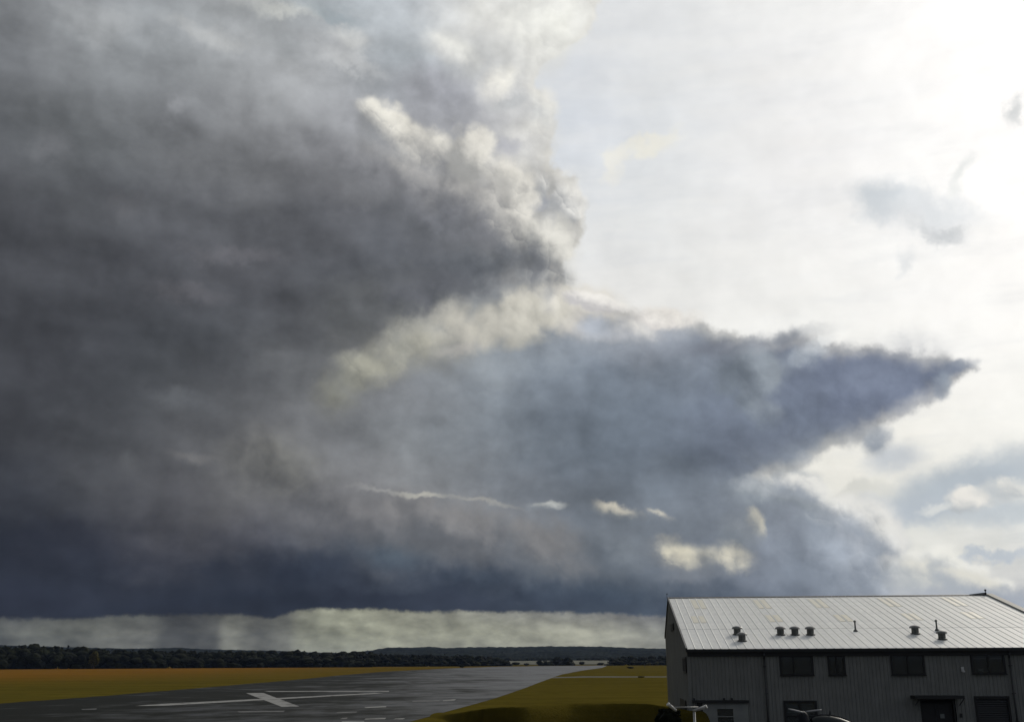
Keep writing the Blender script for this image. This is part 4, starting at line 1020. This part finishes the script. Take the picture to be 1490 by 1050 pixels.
def flue(px, py):
    p = roof_pt(px, py); m_ = MB().tube((0, 0, -0.1), (0, 0, 0.62), 0.045, 0.045, 10); o = m_.build('flue', M['vent'], bld); o.location = p
    MB().lathe((0, 0, 0.03), [(0.13, -0.06), (0.13, 0.0), (0.06, 0.09)], 12).build('collar', M['vent'], o)
    MB().lathe((0, 0, 0.52), [(0.075, 0), (0.075, 0.07), (0.03, 0.1)], 10).build('cap', M['vent'], o)
flue(1245, 918); flue(1363.5, 917)
# aerials at the two ends of the ridge
for x, w in ((-0.12, 0.03), (LEN + 0.0, 0.06)):
    mb = MB(); mb.tube((x, RD, RZ), (x, RD, RZ + 0.30), w * 0.5, w * 0.4, 8); mb.box(x - 0.05, x + 0.06, RD - 0.04, RD + 0.04, RZ + 0.28, RZ + 0.40 if x > 1 else RZ + 0.32)
    mb.build('finial', M['trim'], bld)
MB().add([(LEN - 1.1, RD - 0.05, RZ + 0.08), (LEN + 0.05, RD - 0.05, RZ + 0.08), (LEN + 0.05, RD - 0.05, RZ + 0.20), (LEN - 1.1, RD + 0.04, RZ + 0.08), (LEN + 0.05, RD + 0.04, RZ + 0.08), (LEN + 0.05, RD + 0.04, RZ + 0.20)],
         [(0, 1, 2), (3, 5, 4), (0, 2, 5, 3), (1, 4, 5, 2)]).build('ridge_end_cap', M['trim'], bld)

def window(o, mull=(0.5,), blind=None, transom=None, fw=0.07, lower_open=False):
    x0, x1, z0, z1 = o
    mb = MB(); y0, y1 = -0.045, 0.05
    mb.box(x0 - 0.03, x0 + fw, y0, y1, z0, z1); mb.box(x1 - fw, x1 + 0.03, y0, y1, z0, z1)
    mb.box(x0 + fw, x1 - fw, y0, y1, z0, z0 + fw); mb.box(x0 + fw, x1 - fw, y0, y1, z1 - fw, z1)
    xs_ = [x0 + fw]
    for m_ in mull:
        xm = x0 + (x1 - x0) * m_; mb.box(xm - fw / 2, xm + fw / 2, y0 + 0.004, y1 - 0.004, z0 + fw, z1 - fw); xs_ += [xm - fw / 2, xm + fw / 2]
    xs_.append(x1 - fw)
    zs = [z0 + fw, z1 - fw]
    if transom:
        zm = z0 + (z1 - z0) * transom
        for i in range(0, len(xs_), 2): mb.box(xs_[i], xs_[i + 1], y0 + 0.008, y1 - 0.008, zm - fw / 3, zm + fw / 3)
        zs = [z0 + fw, zm - fw / 3, zm + fw / 3, z1 - fw]
    w = MB(); wroot = mb.build('window', M['frame'], bld)
    for i in range(0, len(xs_), 2):
        for j in range(0, len(zs), 2):
            MB().box(xs_[i], xs_[i + 1], 0.0, 0.008, zs[j], zs[j + 1]).build('pane', M['glass'], wroot)
    MB().box(x0 - 0.06, x1 + 0.06, -0.10, -0.046, z0 - 0.05, z0 - 0.004).build('sill', M['frame'], wroot)
    if blind:
        MB().box(x0 + 0.05, x1 - 0.05, 0.10, 0.115, z1 - blind, z1 - 0.02).build('blind', M['blind'], wroot)
    return wroot
window(w1, (0.42,)); window(w2, (0.5,)); window(w3, (0.5,)); ww = window(w4, (0.5,))
MB().box(w4[0] + 0.15, w4[0] + 0.95, 0.12, 0.13, w4[3] - 0.26, w4[3] - 0.18).build('reflection_bar', M['blind'], ww)  # reflections in the glass, put in as pale solid bars
MB().box(w4[0] + 1.05, w4[0] + 1.75, 0.12, 0.13, w4[3] - 0.26, w4[3] - 0.18).build('reflection_bar', M['blind'], ww)
MB().box(w4[0] + 0.35, w4[0] + 0.62, 0.10, 0.20, w4[2] + 0.12, w4[2] + 0.26).build('reflection_block', M['white_paint'], ww)  # one more reflection, put in as a white block
window(w5, (0.48,), blind=0.62, transom=0.55, fw=0.09)
# entrance with canopy
x0, x1, z0, z1 = dr
cx0, cz = fac(1331, 1011.5, -0.9); cx1, _ = fac(1403, 1011.5, -0.9)
cp_ = MB().box(cx0, cx1, -0.95, -0.05, cz - 0.16, cz).build('canopy', M['trim'], bld)
for xx in (x0 - 0.25, x1 + 0.25): MB().tube((xx, -0.04, z1 - 0.35), (xx, -0.85, cz - 0.16), 0.025).build('bracket', M['pipe'], cp_)
e = MB(); e.box(x0, x0 + 0.08, 0.0, 0.25, 0, z1); e.box(x1 - 0.08, x1, 0.0, 0.25, 0, z1); e.box(x0 + 0.08, x1 - 0.08, 0.0, 0.25, z1 - 0.1, z1)
en = e.build('entrance', M['frame'], bld)
xm = (x0 + x1) / 2
for xa, xb in ((x0 + 0.09, xm - 0.005), (xm + 0.005, x1 - 0.09)):
    d = MB(); d.box(xa, xa + 0.08, 0.15, 0.20, 0.02, z1 - 0.11); d.box(xb - 0.08, xb, 0.15, 0.20, 0.02, z1 - 0.11); d.box(xa + 0.08, xb - 0.08, 0.15, 0.20, 0.02, 0.25); d.box(xa + 0.08, xb - 0.08, 0.15, 0.20, z1 - 0.2, z1 - 0.11)
    d.box(xa + 0.081, xb - 0.081, 0.17, 0.18, 0.25, z1 - 0.2)
    dd_ = d.build('door_leaf', M['trim'], en)
MB().box(xm + 0.12, xm + 0.34, 0.13, 0.145, z1 - 1.02, z1 - 0.80).build('pale_square', M['blind'], en)  # pale square in front of the right door leaf
# roller door: slats
x0, x1, z0, z1 = sh
so = MB(); so.box(x0 - 0.06, x0 + 0.05, -0.06, 0.08, 0, z1 + 0.02); so.box(x1 - 0.05, x1 + 0.06, -0.06, 0.08, 0, z1 + 0.02); so.box(x0 - 0.06, x1 + 0.06, -0.075, 0.08, z1 + 0.022, z1 + 0.14)
so = so.build('roller_door', M['frame'], bld)
slat = MB(); slat.add([(x0 + 0.05, 0.03, 0), (x1 - 0.05, 0.03, 0), (x1 - 0.05, 0.005, 0.035), (x0 + 0.05, 0.005, 0.035), (x1 - 0.05, 0.03, 0.11), (x0 + 0.05, 0.03, 0.11)], [(0, 1, 2, 3), (3, 2, 4, 5)])
s0 = slat.build('slat', M['shutter'], so)
zz = 0.11
while zz < z1 - 0.05:
    c = s0.copy(); COL.objects.link(c); c.parent = so; c.location = (0, 0, zz); zz += 0.11
# pale double doors on a top track, left
x0, x1, z0, z1 = ld_
tr = MB().box(x0 - 0.25, x1 + 0.05, -0.16, -0.04, z1 - 0.03, z1 + 0.11).build('door_track', M['trim'], bld)
for xx in (x0 - 0.2, x0 + 1.4, x1 - 0.9): MB().box(xx, xx + 0.1, -0.15, -0.035, z1 + 0.112, z1 + 0.22).build('bracket', M['trim'], tr)
xs1, _ = fac(1055.5, 1030); xs0, _ = fac(1022.5, 1030)
MB().box(x0, xs0 - 0.012, -0.02, 0.03, 0, z1 - 0.03).build('door_jamb', M['trim'], bld)
wx0, wz1 = fac(1043.5, 1030.5); wx1, _ = fac(1066.5, 1030.5); wz0 = wz1 - 0.80
def leaf(xa, xb):
    mb = MB(); y0, y1 = -0.03, 0.02
    h0, h1 = max(xa, wx0), min(xb, wx1)
    if xa < h0: mb.box(xa, h0, y0, y1, 0.02, z1 - 0.04)
    if h1 < xb: mb.box(h1, xb, y0, y1, 0.02, z1 - 0.04)
    mb.box(h0, h1, y0, y1, 0.02, wz0); mb.box(h0, h1, y0, y1, wz1, z1 - 0.04)
    return mb.build('sliding_door', M['door_pale'], bld)
dl = leaf(xs0, xs1 - 0.006); dr_ = leaf(xs1 + 0.006, x1)
g2 = MB(); g2.box(wx0, wx1, 0.0, 0.008, wz0, wz1); g2 = g2.build('door_window', M['glass'], dr_)
MB().box(wx0, wx1, -0.035, -0.005, (wz0 + wz1) / 2 - 0.02, (wz0 + wz1) / 2 + 0.025).build('glazing_bar', M['door_pale'], dr_)
# alarm box and small fittings
x_, z_ = fac(1400, 972.5)
ab = MB().box(x_ - 0.07, x_ + 0.07, -0.10, -0.035, z_ - 0.14, z_ + 0.10).build('alarm_box', M['white_paint'], bld)
MB().box(x_ - 0.03, x_ + 0.09, -0.14, -0.102, z_ - 0.17, z_ - 0.08).build('lamp', M['white_paint'], ab)
x_, z_ = fac(1398, 1040); MB().box(x_ - 0.06, x_ + 0.06, -0.10, -0.035, z_ - 0.1, z_ + 0.1).build('switch_box', M['trim'], bld)
# gable window and louvre, on the left end
def on_gable(px, py):
    d = ldir(px, py); t = (-0.05 - O_.x) / d.x; p = O_ + d * t; return p.y, p.z
ya, zt = on_gable(998.5, 955); yb, _ = on_gable(993.5, 955); _, zb = on_gable(996, 978)
gw = MB().box(-0.09, -0.05, min(ya, yb), max(ya, yb), zb, zt).build('window', M['frame'], bld)
MB().box(-0.095, -0.092, min(ya, yb) + 0.08, max(ya, yb) - 0.08, zb + 0.08, zt - 0.08).build('pane', M['void'], gw)
ya, zt = on_gable(980.5, 906); yb, _ = on_gable(976.5, 906); _, zb = on_gable(979, 917)
lv = MB().box(-0.09, -0.05, min(ya, yb), max(ya, yb), zb, zt).build('louvre', M['frame'], bld)
for k in range(5):
    z_ = zb + (zt - zb) * (k + 0.5) / 5; MB().box(-0.13, -0.092, min(ya, yb) + 0.04, max(ya, yb) - 0.04, z_ - 0.02, z_ + 0.03).build('slat', M['trim'], lv)
ya, zt = on_gable(990, 1014); yb, _ = on_gable(998, 1014)
MB().box(-0.09, -0.05, min(ya, yb), max(ya, yb), 0.0, zt).build('side_door', M['frame'], bld)

# apron in front of the building
sheet('apron', [tuple((C0 + Rv * a + Dv * b)[:2]) for a, b in ((-4, -34), (40, -34), (40, 0.0), (-1.0, 0.0), (-1.0, 6), (-4, 6))], 0.016, M['asphalt'])

# ------------------------------------------------------------------ clipped dark hedge at the gable foot
def hedge():
    g_ = Vector(ray(968, 1000)); g_ = Vector((g_.x, g_.y, 0)); 
    d0 = 57.0
    pa = ray(965, 1033); pb = ray(987, 1033)
    A_ = Vector((pa.x, pa.y, 0)) * (d0 / pa.y); B_ = Vector((pb.x, pb.y, 0)) * (d0 / pb.y)
    h = CAM_H + pa.z / pa.y * d0
    c = (A_ + B_) / 2; w = (B_ - A_).length / 2
    root = empty('hedge', c); tag(root, 'near-black clipped hedge at the foot of the building gable', 'hedge')
    r_ = random.Random(5); mb = MB()
    for k in range(34):
        x = r_.uniform(-w * 0.8, w * 0.8); y = r_.uniform(-0.5, 2.0); z = r_.uniform(0.3, h - 0.35)
        vs, fs = ICO2; s_ = 0.42
        mb.add([(x + a * s_ * r_.uniform(0.85, 1.15), y + b * s_ * r_.uniform(0.85, 1.15), z + c_ * s_ * r_.uniform(0.85, 1.15)) for a, b, c_ in vs], fs)
    for k in range(1500):
        f_ = r_.random()
        x, y, z = r_.uniform(-w, w), r_.uniform(-0.7, 2.2), r_.uniform(0, h)
        if f_ < 0.4: y = -0.75 + r_.uniform(0, .2)
        elif f_ < 0.7: z = h - r_.uniform(0, .15)
        elif f_ < 0.85: x = -w + r_.uniform(0, .1)
        else: x = w - r_.uniform(0, .1)
        a = Vector((r_.gauss(0, 1), r_.gauss(0, 1), r_.gauss(0, 1))).normalized() * 0.09; b = a.orthogonal().normalized() * 0.05; p = Vector((x, y, z))
        mb.add([p - a, p + b, p + a, p - b], [(0, 1, 2, 3)])
    mb.build('foliage', M['wood'], root)
    MB().tube((0, 0.7, -0.1), (0, 0.7, h * 0.7), 0.08, 0.04, 7, False).build('stem', M['bark'], root)
hedge()

# ------------------------------------------------------------------ twin floodlight post
def floodlight():
    d = 30.0
    def at(px, py): r = ray(px, py); k = d / r.y; return Vector((r.x * k, d, CAM_H + r.z * k))
    foot = at(1010.5, 1040); root = empty('lamp_post', (foot.x, d, 0)); tag(root, 'white post with two tubular floodlights splayed either side, in front of the gable', 'lamp')
    def L(p): return p - Vector((foot.x, d, 0))
    top_ = L(at(1010, 1034.5))
    white = material('galvanised_white', rough=0.4, fn=mottle((0.32, 0.32, 0.31), (0.5, 0.5, 0.48), 4))
    MB().tube((0, 0, 0), (top_.x, 0, top_.z + 0.03), 0.045, 0.036, 12).build('pole', white, root, True)
    MB().box(-0.14, 0.14, -0.14, 0.14, 0, 0.02).build('base_plate', white, root)
    a = L(at(982, 1028.3)); b = L(at(1016, 1028.0)); MB().tube(a, b, 0.014, 0.014, 8).build('crossbar', white, root, True)
    for p, q in (((971.5, 1024), (983.5, 1033)), ((1026, 1027.2), (1008, 1034))):
        A_, B_ = L(at(*p)), L(at(*q)); n_ = (A_ - B_).normalized()
        A_.y -= 0.12
        h = MB(); h.tube(B_, A_, 0.036, 0.046, 14); lm = h.build('lamp_head', white, root, True)
        n_ = (A_ - B_).normalized()
        MB().tube(A_ + n_ * 0.001, A_ + n_ * 0.022, 0.054, 0.050, 14).build('bezel', M['white_paint'], lm)
        MB().tube(A_ + n_ * 0.023, A_ + n_ * 0.028, 0.042, 0.042, 14).build('lens', M['white_paint'], lm)
floodlight()

# ------------------------------------------------------------------ parked light aircraft, only its propeller and canopy top reach into the picture
def aircraft():
    d = 52.0
    def at(px, py, dd=d): r = ray(px, py); k = dd / r.y; return Vector((r.x * k, dd, CAM_H + r.z * k))
    hub = at(1168, 1036)
    root = empty('light_aircraft', (hub.x, d, 0), 0); tag(root, 'small dark parked aircraft with bubble canopy and pale propeller before the lower window', 'aircraft')
    paint = material('dark_aircraft_paint', (0.02, 0.022, 0.026), 0.6, spec=0.15); pale = material('pale_propeller', (0.30, 0.30, 0.30), 0.35)
    hz = hub.z
    # fuselage pod lofted along x (nose at left), low under the engine and canopy
    fz = 1.42
    st = [(-0.35, 0.12, 0.12, fz), (-0.1, 0.34, 0.30, fz), (0.5, 0.46, 0.40, fz), (1.4, 0.50, 0.44, fz), (2.4, 0.46, 0.40, fz), (3.4, 0.28, 0.24, fz + 0.02), (5.2, 0.12, 0.12, fz + 0.08), (6.0, 0.06, 0.08, fz + 0.1)]
    n_ = 18; V = []; Fc = []
    for x, ry, rz, zc in st: V += [(x, ry * math.cos(2 * math.pi * i / n_), zc + rz * math.sin(2 * math.pi * i / n_)) for i in range(n_)]
    for k in range(len(st) - 1): Fc += [(k * n_ + i, (k + 1) * n_ + i, (k + 1) * n_ + (i + 1) % n_, k * n_ + (i + 1) % n_) for i in range(n_)]
    Fc += [tuple(range(n_)), tuple(reversed(range((len(st) - 1) * n_, len(st) * n_)))]
    mesh_obj('fuselage', V, Fc, paint, root, True)
    # engine pod standing on the nose, carrying the propeller
    mb = MB(); mb.lathe((0, 0, 0), [(0.24, fz + 0.2), (0.27, fz + 0.45), (0.25, hz - 0.12), (0.17, hz + 0.0), (0.06, hz + 0.07)], 14); mb.build('engine_cowl', paint, root, True)
    # bubble canopy with a dark rim
    ct = at(1200, 1039).z - 0.02
    cs = [(0.38, 0.80), (0.55, 0.93), (0.85, 1.0), (1.25, 0.99), (1.7, 0.86), (2.1, 0.66), (2.5, 0.36), (2.8, 0.04)]
    V = []; Fc = []; m_ = 14; zb = fz + 0.30
    for x, k in cs: V += [(x, 0.44 * (0.5 + 0.5 * k) * math.cos(math.pi * i / (m_ - 1)), zb + (ct - zb) * k * math.sin(math.pi * i / (m_ - 1))) for i in range(m_)]
    for k in range(len(cs) - 1): Fc += [(k * m_ + i, (k + 1) * m_ + i, (k + 1) * m_ + i + 1, k * m_ + i + 1) for i in range(m_ - 1)]
    mesh_obj('canopy', V, Fc, material('smoked_canopy', (0.03, 0.035, 0.035), 0.4, spec=0.12), root, True)
    mb = MB()
    for (xa, ka), (xb, kb) in zip(cs[:-1], cs[1:]): mb.tube((xa, -0.02, zb + (ct - zb) * ka + 0.01), (xb, -0.02, zb + (ct - zb) * kb + 0.01), 0.035, 0.035, 6)
    mb.tube((0.38, 0, zb), (0.38, 0, zb + (ct - zb) * 0.8), 0.04, 0.04, 6); mb.tube((1.3, 0, zb), (1.3, 0, ct), 0.03, 0.03, 6)
    mb.build('canopy_frame', paint, root)
    MB().tube((1.28, 0, ct - 0.02), (1.30, 0, ct + 0.20), 0.05, 0.02, 6).build('aerial', paint, root)
    def blade(a, b, w, tw, nm='propeller_blade'):
        A_, B_ = at(*a), at(*b); A_ -= Vector((hub.x, d, 0)); B_ -= Vector((hub.x, d, 0)); A_.y = B_.y = -0.25
        V = []; Fc = []; ks = 7
        for k in range(ks + 1):
            t = k / ks; c = A_.lerp(B_, t); wd = w * (0.55 + 0.9 * math.sin(math.pi * min(1, 0.15 + 0.75 * t))) * 0.6; th = 0.02
            V += [(c.x, c.y - th, c.z - wd), (c.x, c.y + tw * wd, c.z + wd), (c.x, c.y + th + tw * wd, c.z + wd * 0.9), (c.x, c.y + th, c.z - wd * 0.9)]
        for k in range(ks):
            for i in range(4): Fc.append((k * 4 + i, k * 4 + (i + 1) % 4, (k + 1) * 4 + (i + 1) % 4, (k + 1) * 4 + i))
        Fc += [(0, 3, 2, 1), (ks * 4, ks * 4 + 1, ks * 4 + 2, ks * 4 + 3)]
        return mesh_obj(nm, V, Fc, pale, root, True)
    blade((1167, 1035.5), (1145, 1030.2), 0.05, 0.6); blade((1170, 1034.5), (1193.5, 1031.6), 0.05, 0.6)
    # wing, tail, wheels: below or beyond the frame but part of the same thing
    MB().box(0.9, 2.1, -4.2, 4.2, fz - 0.40, fz - 0.28).build('wing', paint, root)
    MB().box(5.4, 6.1, -1.3, 1.3, fz + 0.04, fz + 0.10).build('tailplane', paint, root)
    MB().add([(5.2, -0.03, fz), (6.1, -0.03, fz), (6.15, -0.03, fz + 0.42), (5.8, -0.03, fz + 0.42), (5.2, 0.03, fz), (6.1, 0.03, fz), (6.15, 0.03, fz + 0.42), (5.8, 0.03, fz + 0.42)],
             [(0, 1, 2, 3), (7, 6, 5, 4), (0, 3, 7, 4), (1, 5, 6, 2), (2, 6, 7, 3), (0, 4, 5, 1)]).build('fin', paint, root)
    for x, y in ((0.5, 0), (1.7, -0.9), (1.7, 0.9)):
        w = MB().tube((x, y - 0.07, 0.22), (x, y + 0.07, 0.22), 0.22, 0.22, 18).build('wheel', M['trim'], root)
        MB().tube((x, y, 0.22), (x + 0.05, y * 0.4, fz - 0.3), 0.045, 0.045, 8).build('gear_leg', pale, root)
aircraft()

# ------------------------------------------------------------------ air: distance fades to blue
HAZE = 0.000028
hm = bpy.data.materials.new('haze'); hm.use_nodes = True; hm.node_tree.nodes.clear()
pv = hm.node_tree.nodes.new('ShaderNodeVolumePrincipled'); pv.inputs['Density'].default_value = HAZE
pv.inputs['Color'].default_value = (0.45, 0.62, 1.0, 1); pv.inputs['Anisotropy'].default_value = 0.2
ho = hm.node_tree.nodes.new('ShaderNodeOutputMaterial'); hm.node_tree.links.new(pv.outputs[0], ho.inputs['Volume'])
hz_ = MB().box(-4600, 4600, -4600, 4600, -1.0, 110).build('haze', hm)
tag(hz_, kind='stuff')
